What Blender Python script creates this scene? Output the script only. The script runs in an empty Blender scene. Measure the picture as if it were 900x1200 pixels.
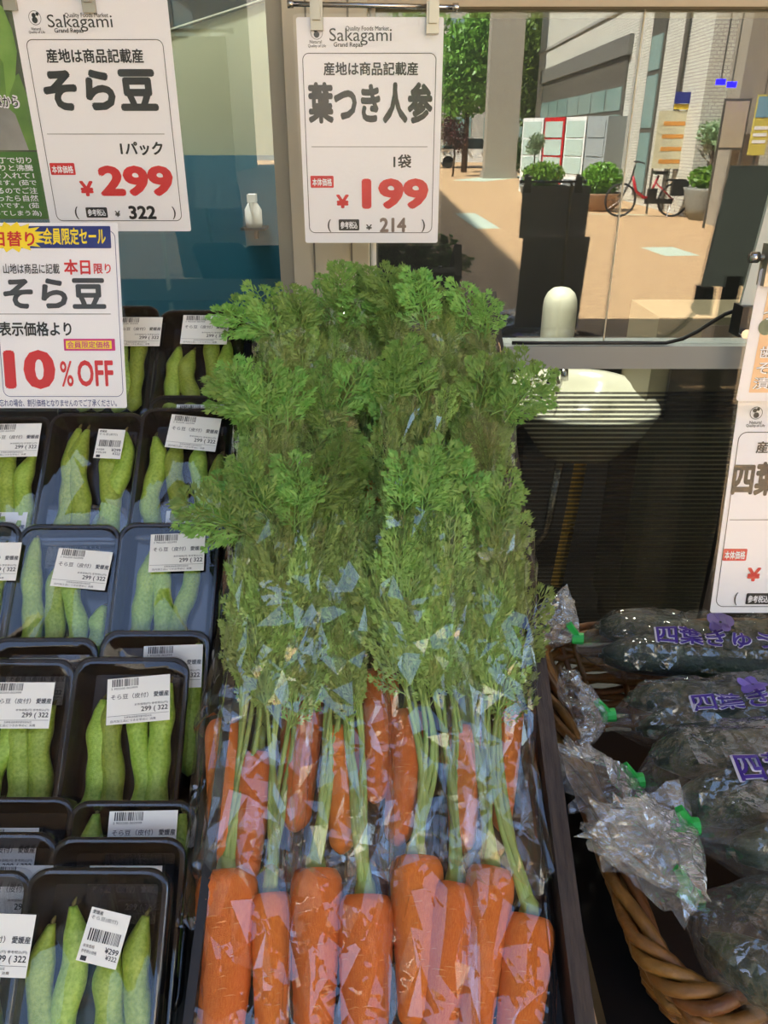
import bpy, math, random
from mathutils import Vector, Matrix, noise
random.seed(7)
SC = bpy.context.scene
COL = SC.collection

# ------------------------------------------------------------------ camera, sky, sun, exposure
PITCH = math.radians(26); CP, SP = math.cos(PITCH), math.sin(PITCH)
CAM = Vector((0, 0, 1.5))
cam = bpy.data.cameras.new('camera'); camo = bpy.data.objects.new('camera', cam); COL.objects.link(camo)
cam.sensor_fit = 'HORIZONTAL'; cam.sensor_width = 36; cam.lens = 36; cam.clip_start = .02; cam.clip_end = 300
camo.location = CAM; camo.rotation_euler = (math.pi/2 - PITCH, 0, 0)
SC.camera = camo
GY = 1.45                                   # the shop window's outer face

SUN_EL, SUN_AZ = math.radians(52), math.radians(62)      # azimuth from +Y towards -X
world = bpy.data.worlds.new('sky'); SC.world = world; world.use_nodes = True
wn = world.node_tree; wn.nodes.clear()
sky = wn.nodes.new('ShaderNodeTexSky'); sky.sky_type = 'NISHITA'; sky.sun_disc = False
sky.sun_elevation = SUN_EL; sky.sun_rotation = -SUN_AZ; sky.air_density = 1.0; sky.dust_density = 1.2; sky.ozone_density = 1.0
bg = wn.nodes.new('ShaderNodeBackground'); bg.inputs['Strength'].default_value = 0.52
wo = wn.nodes.new('ShaderNodeOutputWorld')
wn.links.new(sky.outputs[0], bg.inputs[0]); wn.links.new(bg.outputs[0], wo.inputs[0])
sl = bpy.data.lights.new('sun', 'SUN'); sl.energy = 26; sl.angle = .009; sl.color = (1, .94, .84)
so = bpy.data.objects.new('sun', sl); COL.objects.link(so)
sdir = Vector((-math.sin(SUN_AZ)*math.cos(SUN_EL), math.cos(SUN_AZ)*math.cos(SUN_EL), math.sin(SUN_EL)))
so.rotation_euler = sdir.to_track_quat('Z', 'Y').to_euler(); so.location = (-4, 6, 14)
vs = SC.view_settings
vs.view_transform = 'Standard'; vs.look = 'None'; vs.gamma = 1; vs.use_curve_mapping = False; vs.exposure = 0.8
SC.cycles.transparent_max_bounces = 32; SC.cycles.max_bounces = 10; SC.cycles.caustics_reflective = False; SC.cycles.caustics_refractive = False
SC.cycles.use_denoising = True

# ------------------------------------------------------------------ pixel helpers (900 x 1200 frame)
def ray(px, py):
    x = (px-450)/900; y = (600-py)/900
    return Vector((x, CP + y*SP, -SP + y*CP))
def at_depth(px, py, z): return CAM + ray(px, py)*z
def on_plane(px, py, p, n):
    r = ray(px, py); return CAM + r*((Vector(p)-CAM).dot(n)/r.dot(n))
def on_y(px, py, y): return on_plane(px, py, (0, y, 0), Vector((0, 1, 0)))
def on_z(px, py, z): return on_plane(px, py, (0, 0, z), Vector((0, 0, 1)))

# ------------------------------------------------------------------ materials
def lin(c):
    return tuple(((v/255)/12.92 if v/255 <= .04045 else ((v/255+.055)/1.055)**2.4) for v in c) + (1,)
MATS = {}
def mat(name, rgb, rough=.5, metal=0, var=0, scale=20, bump=0, bscale=60, rgb2=None, spec=.5, emit=0, objvar=0, stretch=None):
    if name in MATS: return MATS[name]
    m = bpy.data.materials.new(name); m.use_nodes = True; nt = m.node_tree
    b = nt.nodes['Principled BSDF']; b.inputs['Roughness'].default_value = rough; b.inputs['Metallic'].default_value = metal
    b.inputs['Specular IOR Level'].default_value = spec
    c1 = lin(rgb); b.inputs['Base Color'].default_value = c1
    if emit:
        b.inputs['Emission Color'].default_value = c1; b.inputs['Emission Strength'].default_value = emit
    tc = nt.nodes.new('ShaderNodeTexCoord'); vec = tc.outputs['Object']
    if stretch:
        mp = nt.nodes.new('ShaderNodeMapping'); mp.inputs['Scale'].default_value = stretch
        nt.links.new(vec, mp.inputs[0]); vec = mp.outputs[0]
    col = None
    if var or rgb2:
        nz = nt.nodes.new('ShaderNodeTexNoise'); nz.inputs['Scale'].default_value = scale; nz.inputs['Detail'].default_value = 4
        nt.links.new(vec, nz.inputs['Vector'])
        rp = nt.nodes.new('ShaderNodeValToRGB')
        c2 = lin(rgb2) if rgb2 else tuple(min(1, v*(1+var)) for v in c1[:3]) + (1,)
        c0 = c1 if rgb2 else tuple(v*(1-var) for v in c1[:3]) + (1,)
        rp.color_ramp.elements[0].position = .32; rp.color_ramp.elements[0].color = c0
        rp.color_ramp.elements[1].position = .68; rp.color_ramp.elements[1].color = c2
        nt.links.new(nz.outputs['Fac'], rp.inputs[0]); col = rp.outputs[0]
    if objvar:
        oi = nt.nodes.new('ShaderNodeObjectInfo'); hv = nt.nodes.new('ShaderNodeHueSaturation')
        mr = nt.nodes.new('ShaderNodeMapRange'); mr.inputs['To Min'].default_value = 1-objvar; mr.inputs['To Max'].default_value = 1+objvar
        mh = nt.nodes.new('ShaderNodeMapRange'); mh.inputs['To Min'].default_value = .5-objvar*.06; mh.inputs['To Max'].default_value = .5+objvar*.06
        nt.links.new(oi.outputs['Random'], mr.inputs[0]); nt.links.new(mr.outputs[0], hv.inputs['Value'])
        nt.links.new(oi.outputs['Random'], mh.inputs[0]); nt.links.new(mh.outputs[0], hv.inputs['Hue'])
        if col: nt.links.new(col, hv.inputs['Color'])
        else: hv.inputs['Color'].default_value = c1
        col = hv.outputs[0]
    if col: nt.links.new(col, b.inputs['Base Color'])
    if bump:
        n2 = nt.nodes.new('ShaderNodeTexNoise'); n2.inputs['Scale'].default_value = bscale; n2.inputs['Detail'].default_value = 5
        nt.links.new(vec, n2.inputs['Vector'])
        bp = nt.nodes.new('ShaderNodeBump'); bp.inputs['Strength'].default_value = bump; bp.inputs['Distance'].default_value = .004
        nt.links.new(n2.outputs['Fac'], bp.inputs['Height']); nt.links.new(bp.outputs[0], b.inputs['Normal'])
    MATS[name] = m; return m

def clear_film(name, f0=.06, rough=.02, tint=(1, 1, 1), haze=0, crinkle=0, cscale=60, stripes=None, power=5):
    """thin clear sheet: Schlick mix of transparent and glossy, identical for every ray"""
    m = bpy.data.materials.new(name); m.use_nodes = True; nt = m.node_tree; nt.nodes.clear(); N = nt.nodes.new; L = nt.links.new
    out = N('ShaderNodeOutputMaterial'); geo = N('ShaderNodeNewGeometry')
    dot = N('ShaderNodeVectorMath'); dot.operation = 'DOT_PRODUCT'
    nrm = geo.outputs['Normal']
    gl = N('ShaderNodeBsdfGlossy'); gl.inputs['Roughness'].default_value = rough
    tc = N('ShaderNodeTexCoord')
    if crinkle:
        vz = N('ShaderNodeTexVoronoi'); vz.feature = 'F1'; vz.inputs['Scale'].default_value = cscale
        nz = N('ShaderNodeTexNoise'); nz.inputs['Scale'].default_value = cscale*.6; nz.inputs['Detail'].default_value = 2
        L(tc.outputs['Object'], nz.inputs['Vector'])
        mx = N('ShaderNodeMix'); mx.data_type = 'VECTOR'; mx.inputs[0].default_value = .06
        L(tc.outputs['Object'], mx.inputs[4]); L(nz.outputs['Color'], mx.inputs[5]); L(mx.outputs[1], vz.inputs['Vector'])
        bp = N('ShaderNodeBump'); bp.inputs['Strength'].default_value = crinkle; bp.inputs['Distance'].default_value = .004
        L(vz.outputs['Distance'], bp.inputs['Height']); L(bp.outputs[0], gl.inputs['Normal']); nrm = bp.outputs[0]
    L(nrm, dot.inputs[0]); L(geo.outputs['Incoming'], dot.inputs[1])
    ab = N('ShaderNodeMath'); ab.operation = 'ABSOLUTE'; L(dot.outputs['Value'], ab.inputs[0])
    om = N('ShaderNodeMath'); om.operation = 'SUBTRACT'; om.inputs[0].default_value = 1; om.use_clamp = True; L(ab.outputs[0], om.inputs[1])
    pw = N('ShaderNodeMath'); pw.operation = 'POWER'; pw.inputs[1].default_value = power; L(om.outputs[0], pw.inputs[0])
    mr = N('ShaderNodeMapRange'); mr.inputs['To Min'].default_value = f0; mr.inputs['To Max'].default_value = .9; L(pw.outputs[0], mr.inputs[0])
    tr = N('ShaderNodeBsdfTransparent'); tr.inputs['Color'].default_value = (*tint, 1)
    base = tr.outputs[0]
    if haze:
        df = N('ShaderNodeBsdfDiffuse'); df.inputs['Color'].default_value = (.85, .87, .87, 1)
        hm = N('ShaderNodeMixShader'); hm.inputs[0].default_value = haze
        L(base, hm.inputs[1]); L(df.outputs[0], hm.inputs[2]); base = hm.outputs[0]
    if stripes:
        pitch, zmax, scol, op = stripes
        sx = N('ShaderNodeSeparateXYZ'); L(geo.outputs['Position'], sx.inputs[0])
        dv = N('ShaderNodeMath'); dv.operation = 'DIVIDE'; dv.inputs[1].default_value = pitch; L(sx.outputs['Z'], dv.inputs[0])
        fr = N('ShaderNodeMath'); fr.operation = 'FRACT'; L(dv.outputs[0], fr.inputs[0])
        lt = N('ShaderNodeMath'); lt.operation = 'LESS_THAN'; lt.inputs[1].default_value = .5; L(fr.outputs[0], lt.inputs[0])
        bl = N('ShaderNodeMath'); bl.operation = 'LESS_THAN'; bl.inputs[1].default_value = zmax; L(sx.outputs['Z'], bl.inputs[0])
        mu = N('ShaderNodeMath'); mu.operation = 'MULTIPLY'; L(lt.outputs[0], mu.inputs[0]); L(bl.outputs[0], mu.inputs[1])
        mo = N('ShaderNodeMath'); mo.operation = 'MULTIPLY'; mo.inputs[1].default_value = op; L(mu.outputs[0], mo.inputs[0])
        df = N('ShaderNodeBsdfDiffuse'); df.inputs['Color'].default_value = lin(scol)
        hm = N('ShaderNodeMixShader'); L(mo.outputs[0], hm.inputs[0]); L(base, hm.inputs[1]); L(df.outputs[0], hm.inputs[2]); base = hm.outputs[0]
    mix = N('ShaderNodeMixShader'); L(mr.outputs[0], mix.inputs[0]); L(base, mix.inputs[1]); L(gl.outputs[0], mix.inputs[2])
    L(mix.outputs[0], out.inputs[0]); MATS[name] = m; return m

def leaf_mat(name, c1, c2, trans=.3, rough=.45):
    m = mat(name, c1, rough, rgb2=c2, scale=9, objvar=.34, spec=.4); nt = m.node_tree
    b = nt.nodes['Principled BSDF']; out = nt.nodes['Material Output']
    t = nt.nodes.new('ShaderNodeBsdfTranslucent'); mx = nt.nodes.new('ShaderNodeMixShader'); mx.inputs[0].default_value = trans
    nt.links.new(b.inputs['Base Color'].links[0].from_socket, t.inputs['Color'])
    nt.links.new(b.outputs[0], mx.inputs[1]); nt.links.new(t.outputs[0], mx.inputs[2]); nt.links.new(mx.outputs[0], out.inputs[0])
    return m

M_WHITE = mat('paper_white', (238, 238, 242), .45)
M_BLACK = mat('ink_black', (24, 24, 24), .4)
M_RED = mat('ink_red', (205, 28, 34), .4)
M_GREYINK = mat('ink_grey_brown', (120, 104, 96), .4)
M_LAM = clear_film('laminate_film', .035, .08, crinkle=.05, cscale=90)
M_TRAY = mat('black_tray_plastic', (20, 18, 18), .25, spec=.5)
M_TFILM = clear_film('tray_wrap_film', .052, .012, haze=.004, crinkle=.04, cscale=22)
M_BAG = clear_film('carrot_bag_film', .078, .02, haze=.002, crinkle=.09, cscale=50, power=3.2)
M_CBAG = clear_film('cucumber_bag_film', .10, .04, haze=.05, crinkle=.45, cscale=55, power=3.0)
M_GLASS = clear_film('window_glass', .085, 0.0, tint=(.86, .9, .88))
M_STRIPE = clear_film('striped_window_glass', .015, 0.0, tint=(.8, .84, .82), stripes=(.0098, 1.052, (34, 35, 34), .7))
M_CARROT = mat('carrot_skin', (232, 112, 32), .42, rgb2=(244, 138, 54), scale=26, bump=.5, bscale=70, objvar=.08, stretch=(1, 1, 3.2))
M_CARROT_MARK = mat('carrot_crease', (240, 160, 96), .5)
M_STALK = mat('carrot_stalk', (132, 162, 70), .45, rgb2=(168, 188, 104), scale=14, objvar=.12)
M_FROND = leaf_mat('carrot_leaf', (140, 170, 78), (176, 200, 110), .3)
M_FROND2 = leaf_mat('carrot_leaf_fresh', (112, 156, 64), (152, 184, 94), .3)
M_POD = mat('bean_pod_skin', (130, 158, 46), .36, rgb2=(164, 186, 78), scale=38, bump=.25, bscale=90, objvar=.24)
M_PODTIP = mat('bean_pod_stem_end', (96, 88, 40), .7)
M_DARKWOOD = mat('worn_dark_wood', (44, 36, 32), .6, rgb2=(70, 58, 50), scale=30, bump=.4, stretch=(8, 1, 1))
M_DARK = mat('black_shelf_plastic', (22, 20, 20), .5)
M_WICKER = mat('wicker', (96, 60, 24), .45, rgb2=(138, 92, 42), scale=30, bump=.4, bscale=120, objvar=.22, spec=.5)
M_CUKE = mat('cucumber_skin', (22, 40, 24), .4, rgb2=(36, 58, 34), scale=60, bump=.8, bscale=160)
M_CHROME = mat('steel_rod', (190, 190, 190), .22, metal=1)
M_STICK = mat('pale_stick', (205, 196, 176), .6)
M_FRAME = mat('grey_aluminium', (150, 154, 152), .45, metal=.0)
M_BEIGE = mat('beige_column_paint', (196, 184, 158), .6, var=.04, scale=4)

# ------------------------------------------------------------------ mesh helpers
ORG = {}
class MB:
    def __init__(s): s.v = []; s.f = []
    def add(s, V, F):
        b = len(s.v); s.v += [Vector(p) for p in V]; s.f += [tuple(i+b for i in f) for f in F]; return s
    def box(s, a, b, M=None):
        x0, y0, z0 = a; x1, y1, z1 = b
        V = [Vector(p) for p in ((x0,y0,z0),(x1,y0,z0),(x1,y1,z0),(x0,y1,z0),(x0,y0,z1),(x1,y0,z1),(x1,y1,z1),(x0,y1,z1))]
        if M: V = [M @ p for p in V]
        return s.add(V, [(0,3,2,1),(4,5,6,7),(0,1,5,4),(1,2,6,5),(2,3,7,6),(3,0,4,7)])
    def tube(s, pts, r, n=8, caps=True, flat=None):
        pts = [Vector(p) for p in pts]; k = len(pts); rs = r if isinstance(r, (list, tuple)) else [r]*k
        V = []; F = []; up = None
        for i, p in enumerate(pts):
            t = (pts[min(i+1, k-1)] - pts[max(i-1, 0)]).normalized()
            if up is None: up = Vector((0, 0, 1)) if abs(t.z) < .9 else Vector((1, 0, 0))
            a = t.cross(up); a = a.normalized() if a.length > 1e-6 else Vector((1, 0, 0)); b = a.cross(t).normalized(); up = b
            for j in range(n):
                w = 2*math.pi*j/n; V.append(p + (a*math.cos(w) + b*math.sin(w)*(flat or 1))*rs[i])
        for i in range(k-1):
            for j in range(n):
                F.append((i*n+j, i*n+(j+1) % n, (i+1)*n+(j+1) % n, (i+1)*n+j))
        if caps: F.append(tuple(range(n-1, -1, -1))); F.append(tuple((k-1)*n+j for j in range(n)))
        return s.add(V, F)
    def lathe(s, prof, n=20, c=(0, 0, 0), sx=1, sy=1):
        c = Vector(c); V = []; F = []; k = len(prof)
        for r, z in prof:
            for j in range(n):
                w = 2*math.pi*j/n; V.append(c + Vector((r*math.cos(w)*sx, r*math.sin(w)*sy, z)))
        for i in range(k-1):
            for j in range(n): F.append((i*n+j, i*n+(j+1) % n, (i+1)*n+(j+1) % n, (i+1)*n+j))
        F.append(tuple(range(n-1, -1, -1))); F.append(tuple((k-1)*n+j for j in range(n)))
        return s.add(V, F)
    def mesh(s, name, m, smooth=False):
        me = bpy.data.meshes.new(name); me.from_pydata([tuple(p) for p in s.v], [], s.f)
        me.materials.append(m)
        if smooth: me.polygons.foreach_set('use_smooth', [True]*len(me.polygons))
        me.update(); return me
def tag(o, label=None, cat=None, group=None, kind=None):
    if label: o['label'] = label
    if cat: o['category'] = cat
    if group: o['group'] = group
    if kind: o['kind'] = kind
    return o
def thing(name, label, cat, loc, group=None, M=None):
    o = bpy.data.objects.new(name, None); o.empty_display_size = .02; COL.objects.link(o)
    if M is not None: o.matrix_world = M; ORG[o.name] = None
    else: o.location = loc; ORG[o.name] = Vector(loc)
    return tag(o, label, cat, group)
def part(name, mb, m, parent=None, smooth=False, label=None):
    """mesh object from world coordinates"""
    if parent is None:
        xs = [p.x for p in mb.v]; ys = [p.y for p in mb.v]; zs = [p.z for p in mb.v]
        org = Vector(((min(xs)+max(xs))/2, (min(ys)+max(ys))/2, min(zs)))
    else: org = ORG[parent.name]
    me = bpy.data.meshes.new(name); me.from_pydata([tuple(p-org) for p in mb.v], [], mb.f); me.materials.append(m)
    if smooth: me.polygons.foreach_set('use_smooth', [True]*len(me.polygons))
    me.update()
    o = bpy.data.objects.new(name, me); COL.objects.link(o)
    if parent: o.parent = parent; o.location = (0, 0, 0)
    else: o.location = org
    ORG[o.name] = org
    if label: o['label'] = label
    return o
def inst(name, me, parent=None, M=None, label=None):
    o = bpy.data.objects.new(name, me); COL.objects.link(o)
    if parent: o.parent = parent
    if M is not None: o.matrix_local = M
    ORG[o.name] = None
    if label: o['label'] = label
    return o
def struct(name, mb, m, parent=None, smooth=False):
    o = part(name, mb, m, parent, smooth)
    if not parent: o['kind'] = 'structure'
    return o

# ------------------------------------------------------------------ lettering (flat print as thin filled outlines)
TXT = {}
def text_raw(s, bold=0.0):
    k = (s, bold)
    if k not in TXT:
        cu = bpy.data.curves.new('lettering', 'FONT'); cu.body = s; cu.size = 1; cu.resolution_u = 3; cu.fill_mode = 'FRONT'
        o = bpy.data.objects.new('lettering_tmp', cu); COL.objects.link(o)
        dg = bpy.context.evaluated_depsgraph_get(); e = o.evaluated_get(dg); me = e.to_mesh()
        V = [(v.co.x, v.co.y, 0) for v in me.vertices]; F = [tuple(p.vertices) for p in me.polygons]
        e.to_mesh_clear(); bpy.data.objects.remove(o); bpy.data.curves.remove(cu)
        if bold > .005:
            V0, F0 = V, F; V, F = [], []; r = bold*.8
            for a in range(8 if r <= .03 else 9):
                dx, dy = (r*math.cos(a*math.pi/4), r*math.sin(a*math.pi/4)) if a < 8 else (0, 0); b0 = len(V)
                V = V + [(x+dx, y+dy, a) for x, y, _ in V0]; F = F + [tuple(i+b0 for i in f) for f in F0]
        x0 = min(p[0] for p in V); x1 = max(p[0] for p in V); y0 = min(p[1] for p in V); y1 = max(p[1] for p in V)
        V = [((p[0]-x0)/(x1-x0), (p[1]-y0)/(y1-y0), p[2]*1.2e-5) for p in V]
        TXT[k] = (V, F)
    return TXT[k]
def rrect(x0, y0, x1, y1, r, n=5):
    P = []
    for cx, cy, a0 in ((x1-r, y1-r, 0), (x0+r, y1-r, 90), (x0+r, y0+r, 180), (x1-r, y0+r, 270)):
        for k in range(n+1):
            a = math.radians(a0 + 90*k/n); P.append((cx + r*math.cos(a), cy + r*math.sin(a)))
    return P

class Card:
    """a printed card: plane through p0 with axes X (right) and Z (up in the card), facing N"""
    def __init__(s, p0, lean=0, yaw=0, roll=0):
        s.p0 = Vector(p0)
        R = Matrix.Rotation(yaw, 3, 'Z') @ Matrix.Rotation(lean, 3, 'X') @ Matrix.Rotation(roll, 3, 'Y')
        s.X = R @ Vector((1, 0, 0)); s.Z = R @ Vector((0, 0, 1)); s.N = R @ Vector((0, -1, 0))
    def loc(s, px, py):
        q = on_plane(px, py, s.p0, s.N) - s.p0; return q.dot(s.X), q.dot(s.Z)
    def W(s, x, z, off=0): return s.p0 + s.X*x + s.Z*z + s.N*off
    def bounds(s, b):
        x0, y0, x1, y1 = b; xm = (x0+x1)/2; ym = (y0+y1)/2
        return s.loc(x0, ym)[0], s.loc(xm, y1)[1], s.loc(x1, ym)[0], s.loc(xm, y0)[1]
    def poly(s, mb, P, off):
        mb.add([s.W(x, z, off) for x, z in P], [tuple(range(len(P)))])
    def text(s, name, txt, b, m, parent, bold=.02, off=.0006):
        x0, z0, x1, z1 = s.bounds(b); V, F = text_raw(txt, bold); mb = MB()
        mb.add([s.W(x0+(x1-x0)*u, z0+(z1-z0)*v, off+e) for u, v, e in V], F)
        return part(name, mb, m, parent)
    def rect(s, name, b, m, parent, r=.002, off=.0004, thick=0, local=False):
        x0, z0, x1, z1 = b if local else s.bounds(b); mb = MB(); P = rrect(x0, z0, x1, z1, r)
        if thick:
            n = len(P); V = [s.W(x, z, off) for x, z in P] + [s.W(x, z, off-thick) for x, z in P]
            mb.add(V, [tuple(range(n)), tuple(range(2*n-1, n-1, -1))] + [(i, i+n, (i+1) % n+n, (i+1) % n) for i in range(n)])
        else: s.poly(mb, P, off)
        return part(name, mb, m, parent)
    def outline(s, name, b, m, parent, w=.0007, r=.008, off=.0005):
        x0, z0, x1, z1 = b; A = rrect(x0, z0, x1, z1, r, 6); B = rrect(x0+w, z0+w, x1-w, z1-w, r-w, 6); n = len(A); mb = MB()
        mb.add([s.W(x, z, off) for x, z in A+B], [(i, (i+1) % n, (i+1) % n+n, i+n) for i in range(n)])
        return part(name, mb, m, parent)
    def line(s, name, a, b, m, parent, w=.0007, off=.0005):
        xa, za = s.loc(*a); xb, zb = s.loc(*b); z = (za+zb)/2; mb = MB()
        s.poly(mb, [(xa, z-w/2), (xb, z-w/2), (xb, z+w/2), (xa, z+w/2)], off); return part(name, mb, m, parent)
    def disc(s, name, c, r, m, parent, off=.0005, ring=None, sz=1):
        x, z = s.loc(*c); mb = MB(); n = 24; A = [(x+r*math.cos(2*math.pi*i/n), z+sz*r*math.sin(2*math.pi*i/n)) for i in range(n)]
        if ring:
            B = [(x+(r-ring)*math.cos(2*math.pi*i/n), z+sz*(r-ring)*math.sin(2*math.pi*i/n)) for i in range(n)]
            mb.add([s.W(u, v, off) for u, v in A+B], [(i, (i+1) % n, (i+1) % n+n, i+n) for i in range(n)])
        else: s.poly(mb, A, off)
        return part(name, mb, m, parent)

# ================================================================== SETTING: shop front
def paving():
    m = bpy.data.materials.new('brick_paving'); m.use_nodes = True; nt = m.node_tree; b = nt.nodes['Principled BSDF']
    tc = nt.nodes.new('ShaderNodeTexCoord'); br = nt.nodes.new('ShaderNodeTexBrick'); br.inputs['Scale'].default_value = 5
    br.inputs['Color1'].default_value = lin((184, 150, 108)); br.inputs['Color2'].default_value = lin((204, 170, 126)); br.inputs['Mortar'].default_value = lin((166, 134, 106))
    br.inputs['Mortar Size'].default_value = .015
    nt.links.new(tc.outputs['Object'], br.inputs['Vector']); nt.links.new(br.outputs[0], b.inputs['Base Color']); b.inputs['Roughness'].default_value = .85
    return m
struct('floor', MB().box((-40, -75, -.15), (40, 9, 0)), paving())
cl = on_y(325, 200, GY).x; cm = on_y(343, 200, GY).x; cr = on_y(432, 200, GY).x
OX0, OX1 = -1.15, 1.35
zbar0, zbar1 = on_y(700, 429, GY).z, on_y(700, 403, GY).z
zhead = on_y(680, 11, GY).z
M_SHOPWALL = mat('shop_wall_render', (176, 170, 158), .8, var=.05, scale=3)
struct('wall_front', MB().box((-9, GY-.02, 0), (OX0, GY+.16, 9.5)).box((OX1, GY-.02, 0), (9, GY+.16, 9.5)).box((OX0, GY-.02, 2.3), (OX1, GY+.16, 9.5)), M_SHOPWALL)
struct('trim_1', MB().box((cr, GY-.03, zhead), (OX1, GY+.1, 2.3)), mat('beige_header', (186, 172, 146), .6))
t2 = struct('trim_2', MB().box((cm, GY-.05, 0), (cr, GY+.09, 2.3)), M_BEIGE)
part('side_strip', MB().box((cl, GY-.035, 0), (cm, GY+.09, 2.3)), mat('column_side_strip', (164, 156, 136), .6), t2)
for xx in (cm+.035, cm+.1):
    part('groove', MB().box((xx, GY-.0515, 0), (xx+.003, GY-.05, 2.3)), mat('column_groove', (120, 112, 96), .7), t2)
struct('trim_3', MB().box((cr, GY-.02, zbar0), (OX1, GY+.05, zbar1)), M_FRAME)
struct('trim_4', MB().box((OX0, GY-.03, 2.05), (cl, GY+.1, 2.3)), MATS['beige_header'])
w1 = struct('window_1', MB().box((OX0, GY, 0), (cl, GY+.006, 2.05)), M_GLASS)
w2 = struct('window_2', MB().box((cr, GY, zbar1), (OX1, GY+.006, zhead)), M_GLASS)
sx = on_y(732, 200, GY).x
part('pane_joint', MB().box((sx-.0012, GY-.002, zbar1), (sx+.0012, GY-.0005, zhead)), mat('silicone_joint', (190, 182, 160), .4), w2)
w3 = struct('window_3', MB().box((cr, GY, 0), (OX1, GY+.006, zbar0)), M_STRIPE)
# the building above and behind
struct('roof', MB().box((-9, GY+.16, 9.3), (9, 9, 9.5)), M_SHOPWALL)
cn = thing('canopy', 'beige canopy over the pavement behind the camera', 'canopy', (0, -1.9, 0))
part('roof_panel', MB().box((-4.5, -3.0, 3.3), (4.5, -.9, 3.36)), mat('canopy_soffit', (150, 140, 122), .7), cn)  # out-of-view roof, added and sized to darken the film reflections
for x in (-4.2, 4.2): part('post', MB().box((x-.05, -2.9, 0), (x+.05, -2.8, 3.3)), M_FRAME, cn)
for x in (-4.2, -.42, .55, 4.2): part('arm', MB().box((x-.04, -.9, 3.3), (x+.04, -.05, 3.36)), M_FRAME, cn)  # inner pair added to break up the sky mirrored in the films
ev = struct('trim_20', MB().box((-4.5, -.05, 3.3), (4.5, GY-.02, 3.38)), MATS['canopy_soffit'])  # eave added out of view, its edge trims the sky in the tray film
struct('floor_inside', MB().box((-2.3, GY+.16, 0), (2.3, 3.9, .008)), mat('inside_floor', (44, 42, 40), .6))
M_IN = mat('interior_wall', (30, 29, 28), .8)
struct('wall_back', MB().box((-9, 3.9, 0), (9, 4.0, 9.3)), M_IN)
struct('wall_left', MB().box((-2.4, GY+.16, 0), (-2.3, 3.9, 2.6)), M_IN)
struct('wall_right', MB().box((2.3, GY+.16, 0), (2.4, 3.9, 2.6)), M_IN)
struct('ceiling', MB().box((-2.4, GY+.16, 2.6), (2.4, 3.9, 2.7)), mat('interior_ceiling', (150, 146, 138), .8))

# ---- interior: two added lamps out of view, a wash basin and what stands around it
lampM = mat('lamp_diffuser', (255, 236, 205), .4, emit=8)
lt2 = thing('ceiling_light', 'ceiling light strip just inside the left window', 'lamp', (-.6, 1.8, 2.6))
part('housing', MB().box((-.95, 1.74, 2.56), (-.25, 1.86, 2.6)), M_WHITE, lt2); part('diffuser', MB().box((-.93, 1.75, 2.545), (-.27, 1.85, 2.56)), lampM, lt2)
al2 = bpy.data.lights.new('strip_lamp_light', 'AREA'); al2.shape = 'RECTANGLE'; al2.size = .66; al2.size_y = .1; al2.energy = 16; al2.color = (1, .96, .86)  # added to brighten the board behind the left pane
ao2 = bpy.data.objects.new('strip_lamp_light', al2); COL.objects.link(ao2); ao2.parent = lt2; ao2.location = (0, 0, -.07)
lt = thing('ceiling_light', 'square ceiling light inside the shop behind the window', 'lamp', (.5, 2.4, 2.6))
part('housing', MB().box((.25, 2.15, 2.56), (.75, 2.65, 2.6)), M_WHITE, lt)
part('diffuser', MB().box((.27, 2.17, 2.545), (.73, 2.63, 2.56)), lampM, lt)
al = bpy.data.lights.new('ceiling_lamp_light', 'AREA'); al.size = .44; al.energy = 24; al.color = (1, .93, .82)  # added to bring up the basin and the dark interior
ao = bpy.data.objects.new('ceiling_lamp_light', al); COL.objects.link(ao); ao.parent = lt; ao.location = (0, 0, -.07)

BY = 2.12
M_CERAM = mat('white_ceramic', (226, 224, 206), .2)
bl_, br_ = on_y(596, 452, BY), on_y(762, 452, BY)
bc = Vector(((bl_.x+br_.x)/2, BY, .84)); hw = (br_.x-bl_.x)/2
sink = thing('wash_basin', 'white ceramic wash basin seen through the striped lower window', 'sink', (bc.x, BY, 0))
mb = MB(); n = 40; rings = []
def bas(w, sc, z):
    c, s_ = math.cos(w), math.sin(w); e = .72
    return Vector((bc.x + hw*sc*math.copysign(abs(c)**e, c), BY + (.24 if s_ > 0 else .28)*sc*math.copysign(abs(s_)**e, s_), z))
prof = [(.25, .66), (.55, .69), (.86, .78), (.98, .835), (1, .845), (.97, .852), (.88, .848), (.80, .82), (.66, .765), (.42, .735), (.08, .725)]
V = [bas(2*math.pi*j/n, a, z) for a, z in prof for j in range(n)]
F = [(i*n+j, i*n+(j+1) % n, (i+1)*n+(j+1) % n, (i+1)*n+j) for i in range(len(prof)-1) for j in range(n)] + [tuple(range(n-1, -1, -1)), tuple((len(prof)-1)*n+j for j in range(n))]
part('bowl', MB().add(V, F), M_CERAM, sink, True)
part('drain', MB().lathe([(.02, .725), (.02, .729)], 14, (bc.x, BY, 0)), M_CHROME, sink)
part('overflow_hole', MB().lathe([(.011, 0), (.011, .003)], 12, (bc.x-.14, BY+.1, .846)), M_BLACK, sink)
fx = on_y(655, 440, BY).x
tap = part('tap', MB().lathe([(.022, .845), (.022, .86), (.014, .87), (.014, .94), (.018, .95)], 14, (fx, BY+.06, 0)).tube([(fx, BY+.06, .925), (fx, BY, .935), (fx, BY-.06, .925), (fx, BY-.07, .90)], .011, 10), M_CHROME, sink, True)
part('tap_lever', MB().box((fx-.01, BY-.02, .952), (fx+.01, BY+.08, .962)).box((fx+.025, BY+.03, .93), (fx+.075, BY+.07, .95)), M_CHROME, tap)
ch = [(fx+.004*math.sin(i*.9), BY-.03+.004*i, .90-.012*i) for i in range(16)]
part('plug_chain', MB().tube(ch, .0025, 5), M_CHROME, sink)
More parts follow.
